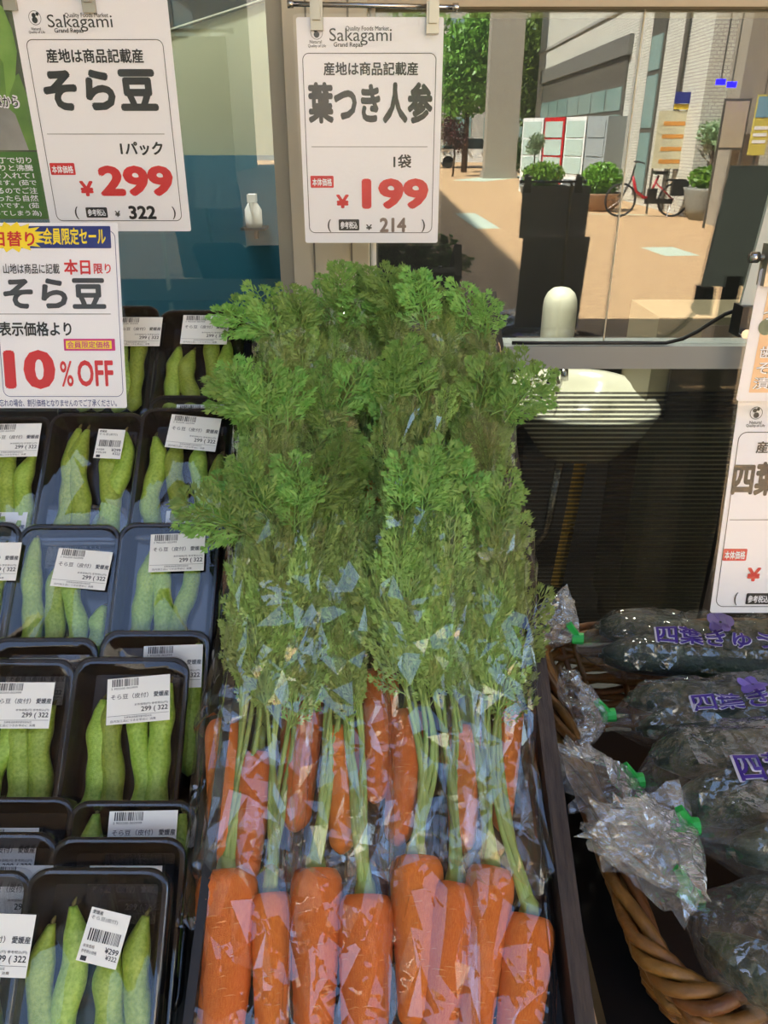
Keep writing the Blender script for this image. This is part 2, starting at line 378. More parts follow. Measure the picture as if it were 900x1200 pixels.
part('waste_pipe', MB().tube([(bc.x-.03, BY, .66), (bc.x-.05, BY, .4), (bc.x-.12, BY+.04, .25), (bc.x-.16, BY+.1, 0.01)], .014, 10), M_CHROME, sink, True)
pl0, pl1 = on_y(690, 500, BY+.12), on_y(684, 625, BY+.12)
part('bracket', MB().box((bc.x-hw*.9, BY+.19, .70), (bc.x+hw*.9, BY+.22, .80)), mat('bracket_grey', (90, 90, 86), .6), sink)
wp = MB(); tp = on_y(692, 505, 2.42); wp.tube([(tp.x, 2.42, .80), (tp.x-.03, 2.42, .34), (tp.x-.05, 2.44, .012)], .021, 10)
part('mop_handle', wp, mat('yellow_wood_pole', (206, 160, 66), .5), None)
tag(bpy.data.objects['mop_handle'], 'yellow wooden handle standing under the wash basin', 'handle')
CY = 2.58; cyl = on_y(652, 402, CY); rr = .056; cz = cyl.z
bt = thing('soap_canister', 'white round-topped canister behind the window above the basin', 'canister', (cyl.x, CY, cz))
part('body', MB().lathe([(rr*.98, cz), (rr, cz+.01), (rr, cz+.12), (rr*.95, cz+.145), (rr*.8, cz+.165), (rr*.5, cz+.18), (rr*.1, cz+.185)], 24, (cyl.x, CY, 0)), mat('canister_white', (236, 234, 216), .4), bt, True)
part('base_ring', MB().lathe([(rr*1.02, cz), (rr*1.02, cz+.012)], 24, (cyl.x, CY, 0)), M_FRAME, bt)
sh = thing('wall_shelf', 'narrow dark shelf behind the basin carrying the white canister', 'shelf', (cyl.x, CY, 0))
part('board', MB().box((cyl.x-.12, CY-.07, cz-.02), (cyl.x+.3, CY+.1, cz)), M_DARKWOOD, sh)
for dx in (-.1, .26): part('support', MB().box((cyl.x+dx, CY+.05, 0), (cyl.x+dx+.03, CY+.09, cz-.02)), M_DARKWOOD, sh)
# grey machine on the right
mx0, mx1 = on_y(762, 440, 2.05).x, on_y(905, 440, 2.05).x
mc = thing('grey_cabinet', 'grey-beige metal machine cabinet inside behind the cucumber sign', 'cabinet', ((mx0+mx1)/2, 2.2, 0))
M_MACH = mat('machine_beige', (120, 112, 92), .5)
ztop = on_y(800, 372, 2.05).z
part('body', MB().box((mx0, 2.05, .1), (mx1, 2.3, ztop)), M_MACH, mc)
part('front_panel', MB().box((mx0+.05, 2.035, ztop-.28), (mx1-.03, 2.05, ztop-.12)), mat('machine_dark', (46, 44, 42), .4), mc)
part('vent_grille', MB().box((mx0+.02, 2.032, ztop-.11), (mx1-.02, 2.05, ztop-.10)).box((mx0+.02, 2.032, ztop-.09), (mx1-.02, 2.05, ztop-.08)), M_BLACK, mc)
part('rating_plate', MB().box((mx0+.12, 2.046, ztop-.07), (mx0+.2, 2.05, ztop-.02)), M_GREYINK, mc)
for dx in (0.02, mx1-mx0-.06): part('foot', MB().box((mx0+dx, 2.08, 0), (mx0+dx+.04, 2.28, .1)), M_BLACK, mc)

# left window: board imitating a grey-green reflection, dark blue panel behind the glass
YB = 2.1
bz = on_y(270, 182, YB-.03).z
e0, e1 = on_y(196, 37, YB), on_y(330, -6, YB)
sl_ = (e1.z-e0.z)/(e1.x-e0.x)
xa, xb = -1.1, cl+.06
pb = thing('partition_board', 'grey-green board with sloping top edge behind the left window', 'board', ((xa+xb)/2, YB, 0))
mb = MB(); q = [(xa, .02), (xb, .02), (xb, e0.z+sl_*(xb-e0.x)), (xa, e0.z+sl_*(xa-e0.x))]
mb.add([(x, YB, z) for x, z in q] + [(x, YB+.02, z) for x, z in q], [(0,1,2,3), (7,6,5,4), (0,4,5,1), (1,5,6,2), (2,6,7,3), (3,7,4,0)])
part('panel', mb, mat('grey_green_board', (150, 154, 134), .6, var=.05, scale=3), pb)
part('top_edge_strip', MB().tube([(xa, YB-.004, q[3][1]), (xb, YB-.004, q[2][1])], .004, 6), mat('board_edge', (96, 98, 84), .6), pb)
for dx in (.1, .8): part('foot', MB().box((xa+dx, YB-.02, 0), (xa+dx+.08, YB+.06, .02)), M_DARK, pb)
bp_ = part('low_partition', MB().box((xa, YB-.035, .02), (xb, YB-.012, bz)).box((xa, YB-.05, 0), (xb, YB-.003, .02)), mat('dark_blue_panel_paint', (30, 92, 120), .4), None)
tag(bp_, 'dark teal-blue panel standing behind the left window', 'panel')
BOY = YB-.075; bo = on_y(298, 266, BOY)
sb = thing('spray_bottle', 'small white spray bottle behind the left window', 'bottle', (bo.x, BOY, bo.z))
part('body', MB().lathe([(.019, bo.z), (.021, bo.z+.01), (.021, bo.z+.04), (.014, bo.z+.052), (.009, bo.z+.058)], 16, (bo.x, BOY, 0)), M_WHITE, sb, True)
part('trigger_head', MB().box((bo.x-.010, BOY-.02, bo.z+.058), (bo.x+.010, BOY+.014, bo.z+.076)).box((bo.x-.003, BOY-.024, bo.z+.036), (bo.x+.003, BOY-.017, bo.z+.06)), M_WHITE, sb)
lg = thing('bracket_shelf', 'tiny dark bracket shelf carrying the spray bottle', 'shelf', (bo.x, BOY+.03, bo.z-.03))
part('board', MB().box((bo.x-.03, BOY-.028, bo.z-.006), (bo.x+.03, YB-.036, bo.z)), M_DARK, lg)
part('bracket', MB().box((bo.x-.004, BOY+.02, bo.z-.03), (bo.x+.004, YB-.036, bo.z-.006)), M_DARK, lg)

# pale board leaning between the cucumber sign and the glass, with a clamp
lb = Card((.6, 1.36, 1.2))
a0 = lb.loc(903, 222); a1 = lb.loc(867, 357)
br = thing('pale_board', 'pale grey narrow board standing behind the cucumber poster', 'board', lb.W(a1[0]+.1, 0))
mb = MB(); P = [(a1[0], a1[1]), (a1[0]+.16, a1[1]), (a0[0]+.16, a0[1]+.03), (a0[0]+(a0[0]-a1[0])*.03/(a0[1]-a1[1]), a0[1]+.03)]
mb.add([lb.W(x, z, .004) for x, z in P]+[lb.W(x, z, -.004) for x, z in P], [(0,1,2,3), (7,6,5,4), (0,4,5,1), (1,5,6,2), (2,6,7,3), (3,7,4,0)])
part('sheet', mb, mat('pale_grey_board', (196, 204, 198), .5), br)
cc = lb.loc(872, 360); cb = lb.loc(872, 392)
k = part('clamp', MB().box(lb.W(cc[0]-.010, cb[1], -.02), lb.W(cc[0]+.014, cc[1]+.004, .02)), mat('clamp_black', (26, 25, 26), .4), br)
part('screw', MB().tube([lb.W(cc[0]-.002, cb[1]+.008, .02), lb.W(cc[0]-.002, cb[1]+.008, .032)], .008, 10), M_CHROME, k)
part('post', MB().box((a1[0]+.6+.045, 1.352, 0), (a1[0]+.6+.075, 1.368, a1[1]+1.2+.02)), M_DARK, br)
cw = MB(); P = [(866, 362), (850, 368), (835, 377), (818, 388), (800, 397)]
cw.tube([on_y(x, y, 1.39+.009*i) for i, (x, y) in enumerate(P)] + [Vector((on_y(x, 400, 1.44).x, 1.438, zbar1+.005)) for x in (780, 740, 690, 640, 600)], .004, 6)
tag(part('power_cable', cw, M_BLACK, None, True), 'black cable running from the clamp across the window', 'cable')

# ================================================================== THE PLAZA BEHIND THE CAMERA (seen mirrored in the window)
def RX(px, d): return (px-450)/1001*d                     # x of a far point at distance d beyond the mirror
def RY(d): return 2*GY - d                                # the real place of a mirrored point
def RZ(py, d): return 1.5 + (161-py)/1112*d
M_TILEWALL = mat('white_tile_wall', (196, 194, 184), .6, var=.05, scale=2)
def tile_wall():
    m = bpy.data.materials.new('small_tile_facade'); m.use_nodes = True; nt = m.node_tree; b = nt.nodes['Principled BSDF']
    g = nt.nodes.new('ShaderNodeNewGeometry'); mp = nt.nodes.new('ShaderNodeMapping'); mp.inputs['Rotation'].default_value = (math.pi/2, 0, math.pi/2)
    br = nt.nodes.new('ShaderNodeTexBrick'); br.inputs['Scale'].default_value = 4; br.inputs['Mortar Size'].default_value = .03
    br.inputs['Color1'].default_value = lin((205, 202, 190)); br.inputs['Color2'].default_value = lin((214, 212, 200)); br.inputs['Mortar'].default_value = lin((160, 158, 148))
    sx_ = nt.nodes.new('ShaderNodeSeparateXYZ'); cb_ = nt.nodes.new('ShaderNodeCombineXYZ'); ad = nt.nodes.new('ShaderNodeMath'); ad.operation = 'ADD'
    nt.links.new(g.outputs['Position'], sx_.inputs[0]); nt.links.new(sx_.outputs['X'], ad.inputs[0]); nt.links.new(sx_.outputs['Y'], ad.inputs[1])
    nt.links.new(ad.outputs[0], cb_.inputs['X']); nt.links.new(sx_.outputs['Z'], cb_.inputs['Y'])
    nt.links.new(cb_.outputs[0], br.inputs['Vector']); nt.links.new(br.outputs[0], b.inputs['Base Color']); b.inputs['Roughness'].default_value = .6
    return m
M_TILE = tile_wall()
M_DKFRAME = mat('dark_window_frame', (84, 80, 72), .5); M_PANE = mat('far_window_pane', (120, 150, 146), .12, spec=.8)
XF = 6.3
bld = thing('tiled_building', 'white tiled building with a ribbon window across the plaza', 'building', (XF+4, RY(27), 0))
part('wall', MB().box((XF, RY(36), 0), (XF+9, RY(17.2), 10)), M_TILE, bld)
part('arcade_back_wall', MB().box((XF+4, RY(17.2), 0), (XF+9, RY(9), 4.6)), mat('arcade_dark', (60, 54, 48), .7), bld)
part('arcade_roof', MB().box((XF-.1, RY(17.2), 4.6), (XF+9, RY(8), 10)), M_TILE, bld)
part('arcade_column', MB().box((XF-.1, RY(15.8), 0), (XF+.45, RY(15.2), 4.6)), mat('concrete_column', (150, 142, 128), .7), bld)
part('arcade_column', MB().box((XF-.1, RY(10.6), 0), (XF+.45, RY(10), 4.6)), MATS['concrete_column'], bld)
rw = part('ribbon_window', MB().box((XF-.04, RY(34.6), .5), (XF+.02, RY(22.8), 3.4)), M_DKFRAME, bld)
for i in range(7):
    d0 = 23+i*1.66
    for z0, z1 in ((.6, 1.3), (1.4, 2.05), (2.15, 2.7)):
        part('pane', MB().box((XF-.06, RY(d0+1.5), z0), (XF-.04, RY(d0), z1)), M_PANE, rw)
part('lintel', MB().box((XF-.12, RY(34.8), 3.4), (XF+.02, RY(22.6), 3.85)), mat('lintel_grey', (104, 102, 96), .6), bld)
nw = part('narrow_window', MB().box((XF-.04, RY(21), .2), (XF+.02, RY(20), 4.2)), M_DKFRAME, bld)
for z0, z1 in ((.3, 1.6), (1.7, 2.8), (2.9, 3.6)): part('pane', MB().box((XF-.06, RY(20.9), z0), (XF-.04, RY(20.1), z1)), M_PANE, nw)
part('drainpipe', MB().tube([(XF-.08, RY(18.5), 0), (XF-.08, RY(18.5), 4.3), (XF+.02, RY(18.2), 4.45)], .05, 8), M_DKFRAME, bld)
part('string_course', MB().box((XF-.05, RY(36), 4.5), (XF+.02, RY(17.2), 4.58)), mat('course_grey', (150, 148, 140), .7), bld)
# neighbouring tall block on the left: puts this side of the plaza in shade
nb = thing('neighbour_block', 'tall grey-green block along the shaded side of the plaza', 'building', (-11, -18, 0))
part('wall', MB().box((-15, -45, 0), (-7.2, GY-.1, 13)), mat('grey_green_render', (150, 150, 134), .8, var=.05, scale=1), nb)
for i in range(6):
    for z in (1, 4, 7, 10): part('window', MB().box((-7.22, -7-6*i, z), (-7.16, -4-6*i, z+1.7)), M_PANE, nb)
fb = thing('far_block', 'pale office block closing the far end of the plaza', 'building', (RX(420, 62), RY(66), 0))
part('wall', MB().box((RX(250, 62), RY(72), 0), (RX(640, 62), RY(62), 16)), mat('far_block_wall', (168, 166, 156), .7, var=.05, scale=.3), fb)  # added building, keeps mirrored sky out of the left pane
for i in range(5):
    for z in (1, 4, 7, 10): part('window', MB().box((RX(440, 62)+i*2.6, RY(62)-.02, z), (RX(440, 62)+i*2.6+1.7, RY(62)+.04, z+1.8)), M_PANE, fb)
# concrete pillar, trees, hedge, car
d = 34
pil = thing('concrete_pillar', 'tall square concrete pillar at the far side of the plaza', 'pillar', (RX(588, d), RY(d), 0))
part('shaft', MB().box((RX(570, d), RY(d+.9), 0), (RX(607, d), RY(d), 9)), MATS['concrete_column'], pil)
part('base', MB().box((RX(568, d), RY(d+1), 0), (RX(609, d), RY(d-.1), .25)), MATS['concrete_column'], pil)
LEAFT = leaf_mat('tree_leaf', (80, 120, 40), (130, 170, 70), .35); LEAFD = leaf_mat('dark_red_leaf', (70, 34, 34), (96, 50, 40), .2)
LEAFH = leaf_mat('hedge_leaf', (84, 140, 36), (128, 180, 60), .3); LEAFG = leaf_mat('grey_green_leaf', (120, 150, 110), (160, 184, 140), .3)
M_BARK = mat('bark', (86, 70, 54), .8); M_SOIL = mat('soil', (50, 40, 32), .9); M_TERRA = mat('terracotta_bowl', (150, 118, 90), .7); M_STONE = mat('planter_stone', (132, 132, 124), .8)
def leaves(c, rx, ry, rz, n, s, rng):
    mb = MB()
    for i in range(n):
        u = Vector((rng.gauss(0, 1), rng.gauss(0, 1), rng.gauss(0, 1))).normalized()*(rng.random()**.4)
        p = Vector(c) + Vector((u.x*rx, u.y*ry, u.z*rz)); a = Vector((rng.gauss(0, 1), rng.gauss(0, 1), rng.gauss(0, 1))).normalized(); b = a.orthogonal().normalized()
        w = s*rng.uniform(.6, 1.3); mb.add([p-a*w, p+b*w*.5, p+a*w, p-b*w*.5], [(0, 1, 2, 3)])
    return mb
def tree(x, y, zc, rx, rz, n, s, m, label, name='tree', tr=.15, cat='tree'):
    rng = random.Random(int(abs(x*97+y*13)*10)); t = thing(name, label, cat, (x, y, 0))
    part('trunk', MB().tube([(x, y, 0), (x+.05, y, zc*.5), (x, y+.05, zc)], [tr, tr*.8, tr*.4], 8), M_BARK, t, True)
    cr_ = MB()
    for k in range(5):
        o = Vector((rng.uniform(-.5, .5)*rx, rng.uniform(-.5, .5)*rx, rng.uniform(-.5, .5)*rz))
        l = leaves(Vector((x, y, zc))+o, rx*.7, rx*.7, rz*.6, n//5, s, rng); cr_.add(l.v, l.f)
    part('crown', cr_, m, t)
tree(RX(545, 40), RY(40), 4.4, 2.0, 3.4, 5000, .17, LEAFT, 'light green street tree left of the concrete pillar')
tree(RX(618, 44), RY(44), 4.4, 1.6, 3.2, 3500, .17, LEAFT, 'light green street tree right of the concrete pillar')
tree(RX(500, 46), RY(46), 4.6, 2.2, 3.4, 4000, .17, LEAFT, 'light green street tree farthest from the tiled building')
tree(RX(532, 36), RY(36), 1.6, .55, .9, 900, .07, LEAFD, 'dark red-leaved shrub before the parked car', 'red_shrub', .05, 'shrub')
hd = part('hedge', leaves((RX(612, 42), RY(42), .8), 1.6, .5, .8, 1800, .09, random.Random(3)), LEAFH)
tag(hd, 'clipped green hedge behind the concrete pillar', 'hedge')
dC = 46; cx = RX(552, dC); cy = RY(dC)
car = thing('parked_car', 'small white car parked beyond the pillar', 'car', (cx, cy, 0)); M_CARW = mat('car_white', (228, 230, 230), .25); M_CARG = mat('car_glass', (40, 50, 56), .1)
def prism(P, y0, y1):
    n = len(P); mb = MB(); mb.add([(x, y0, z) for x, z in P] + [(x, y1, z) for x, z in P], [tuple(range(n)), tuple(range(2*n-1, n-1, -1))] + [(i, i+n, (i+1) % n+n, (i+1) % n) for i in range(n)]); return mb
part('body', prism([(cx-2, .3), (cx+2, .3), (cx+2.05, .8), (cx+1.2, .95), (cx-1.7, .95), (cx-2.05, .75)], cy-.8, cy+.8), M_CARW, car)
part('cabin', prism([(cx-1.6, .95), (cx+1.1, .95), (cx+.5, 1.45), (cx-1.1, 1.45)], cy-.72, cy+.72), M_CARG, car)
part('roof', MB().box((cx-1.1, cy-.7, 1.44), (cx+.5, cy+.7, 1.5)), M_CARW, car)
for wx in (-1.25, 1.25):
    for wy in (-.8, .68): part('wheel', MB().tube([(cx+wx, cy+wy, .31), (cx+wx, cy+wy+.12, .31)], .31, 16), M_BLACK, car)
# vending machines
M_VW = mat('vending_white', (226, 228, 226), .3); M_VR = mat('vending_red', (190, 30, 34), .3); M_VG = mat('vending_grey', (150, 158, 160), .4)
vlab = ['white drinks vending machine at the left end of the row', 'red-striped vending machine second in the row', 'white vending machine third in the row', 'grey-sided vending machine nearest the round planter']
for i in range(4):
    t0, t1 = i/4, (i+.94)/4
    d0 = 25-3*t0; d1 = 25-3*t1; a = Vector((RX(612+100*t0, d0), RY(d0), 0)); b = Vector((RX(612+100*t1, d1), RY(d1), 0))
    ux = (b-a); wv = ux.length; ux.normalize(); uy = Vector((0, 0, 1)).cross(ux)
    if uy.y > 0: uy = -uy
    M = Matrix((( ux.x, uy.x, 0, a.x), (ux.y, uy.y, 0, a.y), (0, 0, 1, 0), (0, 0, 0, 1)))
    vm = thing('vending_machine', vlab[i], 'vending machine', a + ux*wv/2, 'vending machines by the tiled building')
    part('body', MB().box((0, 0, .04), (wv, .7, 2.0), M), [M_VW, M_VR, M_VW, M_VG][i], vm)
    part('foot', MB().box((.05, .05, 0), (wv-.05, .6, .04), M), M_BLACK, vm)
    for z0, z1 in ((1.5, 1.9), (1.05, 1.45), (.6, 1.0)):
        part('display_pane', MB().box((.06, -.02, z0), (wv-.06, 0, z1), M), mat('vending_glass', (176, 196, 188), .15) if i != 3 else M_VG, vm)
    part('tray_flap', MB().box((.1, -.02, .15), (wv-.1, 0, .45), M), mat('vending_flap', (120, 126, 128), .4), vm)
# planters
def planter(x, y, r, h, m, bush_rz, lm, label, name='bowl_planter', n=1500, sx=1):
    t = thing(name, label, 'planter', (x, y, 0))
    part('bowl', MB().lathe([(r*.6, 0), (r*.85, h*.4), (r, h*.9), (r*1.04, h), (r*.95, h), (r*.9, h*.8)], 22, (x, y, 0)), m, t, True)
    part('soil', MB().lathe([(r*.9, h*.78), (r*.9, h*.84)], 22, (x, y, 0)), M_SOIL, t)
    part('shrub', leaves((x, y, h+bush_rz*.8), r*.95*sx, r*.9, bush_rz, n, .05, random.Random(int(x*50))), lm, t)
planter(RX(711, 18.7), RY(18.7), .5, .38, M_TERRA, .36, LEAFH, 'round clay bowl planter with a bright green shrub')
planter(RX(640, 20.5), RY(20.5), .55, .45, M_STONE, .3, LEAFH, 'stone planter with low green plants near the vending machines')
planter(RX(838, 16.6), RY(16.6), .42, .6, M_STONE, .22, LEAFH, 'square-set stone planter under the arcade column', n=800)
tree(RX(836, 16.9), RY(16.9), 1.5, .42, .36, 1400, .045, LEAFG, 'grey-green round-headed potted tree by the arcade column', 'potted_tree', .05)
tree(RX(627, 21), RY(21), 1.35, .28, .25, 700, .04, LEAFG, 'small ball-headed tree beside the stone planter', 'ball_tree', .03)
# bicycle
d = 17.2; bx0 = RX(736, d); bx1 = RX(800, d); by = RY(d); WR = .33
bk = thing('bicycle', 'red step-through bicycle with a rear carrier parked on the plaza', 'bicycle', ((bx0+bx1)/2, by, 0)); M_BR = mat('bicycle_red', (176, 26, 40), .3); M_TYRE = mat('tyre', (24, 24, 24), .7)
def ringt(c, r, t): return MB().tube([(c[0]+r*math.cos(a*math.pi/12), c[1], c[2]+r*math.sin(a*math.pi/12)) for a in range(25)], t, 6, False)
for wx in (bx0, bx1):
    w = part('wheel', ringt((wx, by, WR), WR-.02, .022), M_TYRE, bk)
    sp = MB()
    for a in range(10): sp.tube([(wx, by, WR), (wx+.3*math.cos(a*.628), by, WR+.3*math.sin(a*.628))], .004, 4)
    part('spokes', sp, M_CHROME, w)
bm = (bx0+bx1)/2+.02
part('frame', MB().tube([(bx0+.2, by, .78), (bx0+.3, by, .5), (bm-.1, by, .38), (bm+.08, by, .36)], .03, 8).tube([(bm, by, .34), (bm+.16, by, .8)], .025, 8).tube([(bm, by, .33), (bx1, by, WR)], .018, 8).tube([(bm+.12, by, .66), (bx1, by, WR)], .016, 8), M_BR, bk, True)
part('fork', MB().tube([(bx0, by, WR), (bx0+.17, by, .7), (bx0+.22, by, .98)], .02, 8), M_CHROME, bk)
part('handlebar', MB().tube([(bx0+.32, by-.26, 1.03), (bx0+.22, by-.1, 1.06), (bx0+.22, by+.1, 1.06), (bx0+.32, by+.26, 1.03)], .016, 8), M_BLACK, bk)
part('saddle', MB().box((bm+.06, by-.08, .82), (bm+.32, by+.08, .88)), M_BLACK, bk)
part('carrier', MB().box((bm+.28, by-.08, .70), (bm+.72, by+.08, .73)), M_BLACK, bk)
part('battery', MB().box((bm-.02, by-.05, .36), (bm+.16, by+.05, .55)), M_BLACK, bk)
part('pannier', MB().box((bm+.42, by+.08, .42), (bm+.74, by+.2, .7)), M_TYRE, bk)
part('chain_guard', MB().box((bm-.08, by+.04, .26), (bm+.5, by+.06, .36)), M_BLACK, bk)
part('stand', MB().tube([(bx1-.02, by, .3), (bx1-.12, by+.1, 0.005)], .01, 6), M_CHROME, bk)
# notice board, blue sign, poster, blue LED lamps
d = 18.0
nbd = thing('notice_board', 'pale notice board with yellow header beside the drainpipe', 'notice board', (RX(785, d), RY(d), 0))
part('sheet', MB().box((RX(768, d), RY(d), .9), (RX(808, d), RY(d)+.03, 2.0)), mat('notice_sheet', (206, 200, 168), .5), nbd)
part('header', MB().box((RX(784, d), RY(d)+.03, 2.02), (RX(810, d), RY(d)+.05, 2.12)), mat('notice_yellow', (220, 190, 50), .5), nbd)
for i in range(4): part('notice', MB().box((RX(775, d), RY(d)+.03, 1.0+.24*i), (RX(800, d), RY(d)+.034, 1.08+.24*i)), mat('notice_orange', (214, 150, 70), .5), nbd)
for p in (770, 805): part('post', MB().box((RX(p, d)-.02, RY(d)-.02, 0), (RX(p, d)+.02, RY(d), 2.0)), M_DKFRAME, nbd)
bs = thing('blue_sign', 'small blue sign plate with white lettering on the tiled wall', 'sign', (RX(797, d), RY(d)+.06, 2.12))
part('plate', MB().box((RX(783, d), RY(d)+.05, 2.13), (RX(811, d), RY(d)+.08, 2.34)), mat('sign_blue', (36, 48, 130), .4), bs)
ap = thing('arcade_poster', 'large dark-toned poster under the arcade', 'poster', (RX(856, 15), RY(15), 1.3))
part('frame', MB().box((RX(841, 15), RY(15), 1.3), (RX(872, 15), RY(15)+.04, 2.1)), M_DKFRAME, ap)
part('print', MB().box((RX(843, 15), RY(15)+.04, 1.34), (RX(870, 15), RY(15)+.045, 2.06)), mat('poster_grey', (176, 164, 140), .5), ap)
for p in (842, 871): part('post', MB().box((RX(p, 15)-.02, RY(15), 0), (RX(p, 15)+.02, RY(15)+.03, 1.3)), M_DKFRAME, ap)
for i, (px, py) in enumerate(((833, 98), (846, 101), (886, 118))):
    q = Vector((RX(px, 14.5), RY(14.5), RZ(py, 14.5)))
    ld = thing('led_lamp', ['blue LED lamp at the left of the pair under the arcade', 'blue LED lamp at the right of the pair under the arcade', 'lone blue LED lamp deeper in the arcade'][i], 'lamp', q + Vector((0, 0, .06)), 'blue LED lamps')
    part('lens', MB().box(q-Vector((.07, 0, .04)), q+Vector((.07, .05, .04))), mat('led_blue', (20, 10, 255), .4, emit=20), ld)
    part('rod', MB().tube([q+Vector((0, .02, .04)), Vector((q.x, q.y+.02, 4.6))], .012, 6), M_DKFRAME, ld)
ab_ = thing('arcade_banner', 'narrow yellow and blue poster on a stand under the arcade', 'poster', (RX(890, 12), RY(12), 0))
part('sheet', MB().box((RX(879, 12), RY(12), RZ(182, 12)), (RX(899, 12), RY(12)+.02, RZ(112, 12))), mat('banner_yellow', (206, 190, 90), .5), ab_)
part('picture', MB().box((RX(880, 12), RY(12)+.02, RZ(138, 12)), (RX(898, 12), RY(12)+.024, RZ(114, 12))), mat('banner_blue', (120, 160, 180), .5), ab_)
for i in range(3): part('print_line', MB().box((RX(881, 12), RY(12)+.02, RZ(152+8*i, 12)), (RX(897, 12), RY(12)+.024, RZ(148+8*i, 12))), M_WHITE, ab_)
part('post', MB().box((RX(889, 12)-.015, RY(12)-.03, 0), (RX(889, 12)+.015, RY(12), RZ(120, 12))), M_DKFRAME, ab_)
# pale strips set in the paving
for i, (A, B, wd) in enumerate((((548, 212), (610, 206), 1.5), ((545, 250), (572, 268), .45), ((770, 290), (800, 300), .5), ((690, 251), (760, 252), .1))):
    def g(p):
        v = on_z(p[0], p[1], 0); return Vector((v.x, 2*GY-v.y, 0))
    a, b = g(A), g(B); u = (b-a).normalized(); w = Vector((-u.y, u.x, 0))*wd/2
    mb = MB(); mb.add([a-w, b-w, b+w, a+w]+[p+Vector((0, 0, .004)) for p in (a-w, b-w, b+w, a+w)], [(4,5,6,7), (3,2,1,0), (0,1,5,4), (1,2,6,5), (2,3,7,6), (3,0,4,7)])
    struct('trim_%d' % (5+i), mb, mat('pale_paving', (190, 204, 186), .8))

# ================================================================== DISPLAY STANDS
class Slope:
    def __init__(s, y0, z0, deg):
        a = math.radians(deg); s.o = Vector((0, y0, z0)); s.U = Vector((1, 0, 0)); s.V = Vector((0, math.cos(a), math.sin(a))); s.N = Vector((0, -math.sin(a), math.cos(a))); s.a = a
    def px(s, x, y, n=0):
        q = on_plane(x, y, s.o + s.N*n, s.N) - s.o; return q.x, q.dot(s.V)
    def W(s, u, v, n=0): return s.o + s.U*u + s.V*v + s.N*n
    def box(s, mb, a, b):
        M = Matrix.Translation(s.o) @ Matrix((s.U, s.V, s.N)).transposed().to_4x4(); return mb.box(a, b, M)
CR = Slope(.433, .85, 27.7)          # carrot rack
BR = Slope(.8, 1.05, 31)             # bean rack
# carrot rack
lx0, lv0 = CR.px(228, 1180, .05); rx0, _ = CR.px(672, 1180, .05)
xL, xR = lx0, rx0
V0, V1 = -.16, .86
rack = thing('carrot_rack', 'sloping dark wooden rack holding the bagged carrots', 'rack', ((xL+xR)/2, .75, 0))
part('floor_panel', CR.box(MB(), (xL, V0, -.012), (xR, V1, 0)), M_DARK, rack)
for i in range(9):                    # raised ribs of the mesh floor
    part('rib', CR.box(MB(), (xL+.03+i*(xR-xL-.06)/8-.004, V0, 0), (xL+.03+i*(xR-xL-.06)/8+.004, V1, .003)), M_TRAY, rack)
part('side_rail', CR.box(MB(), (xR, V0, -.02), (xR+.016, V1, .05)), M_DARKWOOD, rack)
part('side_rail', CR.box(MB(), (xL-.008, V0, -.02), (xL, V1, .05)), M_DARK, rack)
part('front_lip', CR.box(MB(), (xL, V0-.012, -.02), (xR, V0, .05)), M_DARKWOOD, rack)
for u in (xL+.01, xR-.03):
    for v in (V0+.02, V1-.05):
        p = CR.W(u, v, -.012); part('leg', MB().box((p.x, p.y, 0), (p.x+.03, p.y+.03, p.z)), M_DARKWOOD, rack)
# bean rack
bxL = -.62; bxR = xL-.012
rk = thing('bean_rack', 'sloping black shelf holding the trays of broad beans', 'rack', ((bxL+bxR)/2, .8, 0))
BV0, BV1 = -.56, .46
part('floor_panel', BR.box(MB(), (bxL, BV0, -.116), (bxR, BV1, -.104)), M_DARK, rk)
part('front_lip', BR.box(MB(), (bxL, BV0-.012, -.116), (bxR, BV0, -.07)), M_DARK, rk)
part('back_lip', BR.box(MB(), (bxL, BV1, -.116), (bxR, BV1+.012, -.07)), M_DARK, rk)
part('side_rail', BR.box(MB(), (bxR-.006, BV0, -.116), (bxR, BV1, .0)), M_DARK, rk)
for u in (bxL+.01, bxR-.05):
    for v in (BV0+.03, BV1-.06):
        p = BR.W(u, v, -.116); part('leg', MB().box((p.x, p.y, 0), (p.x+.03, p.y+.03, p.z)), M_DARK, rk)

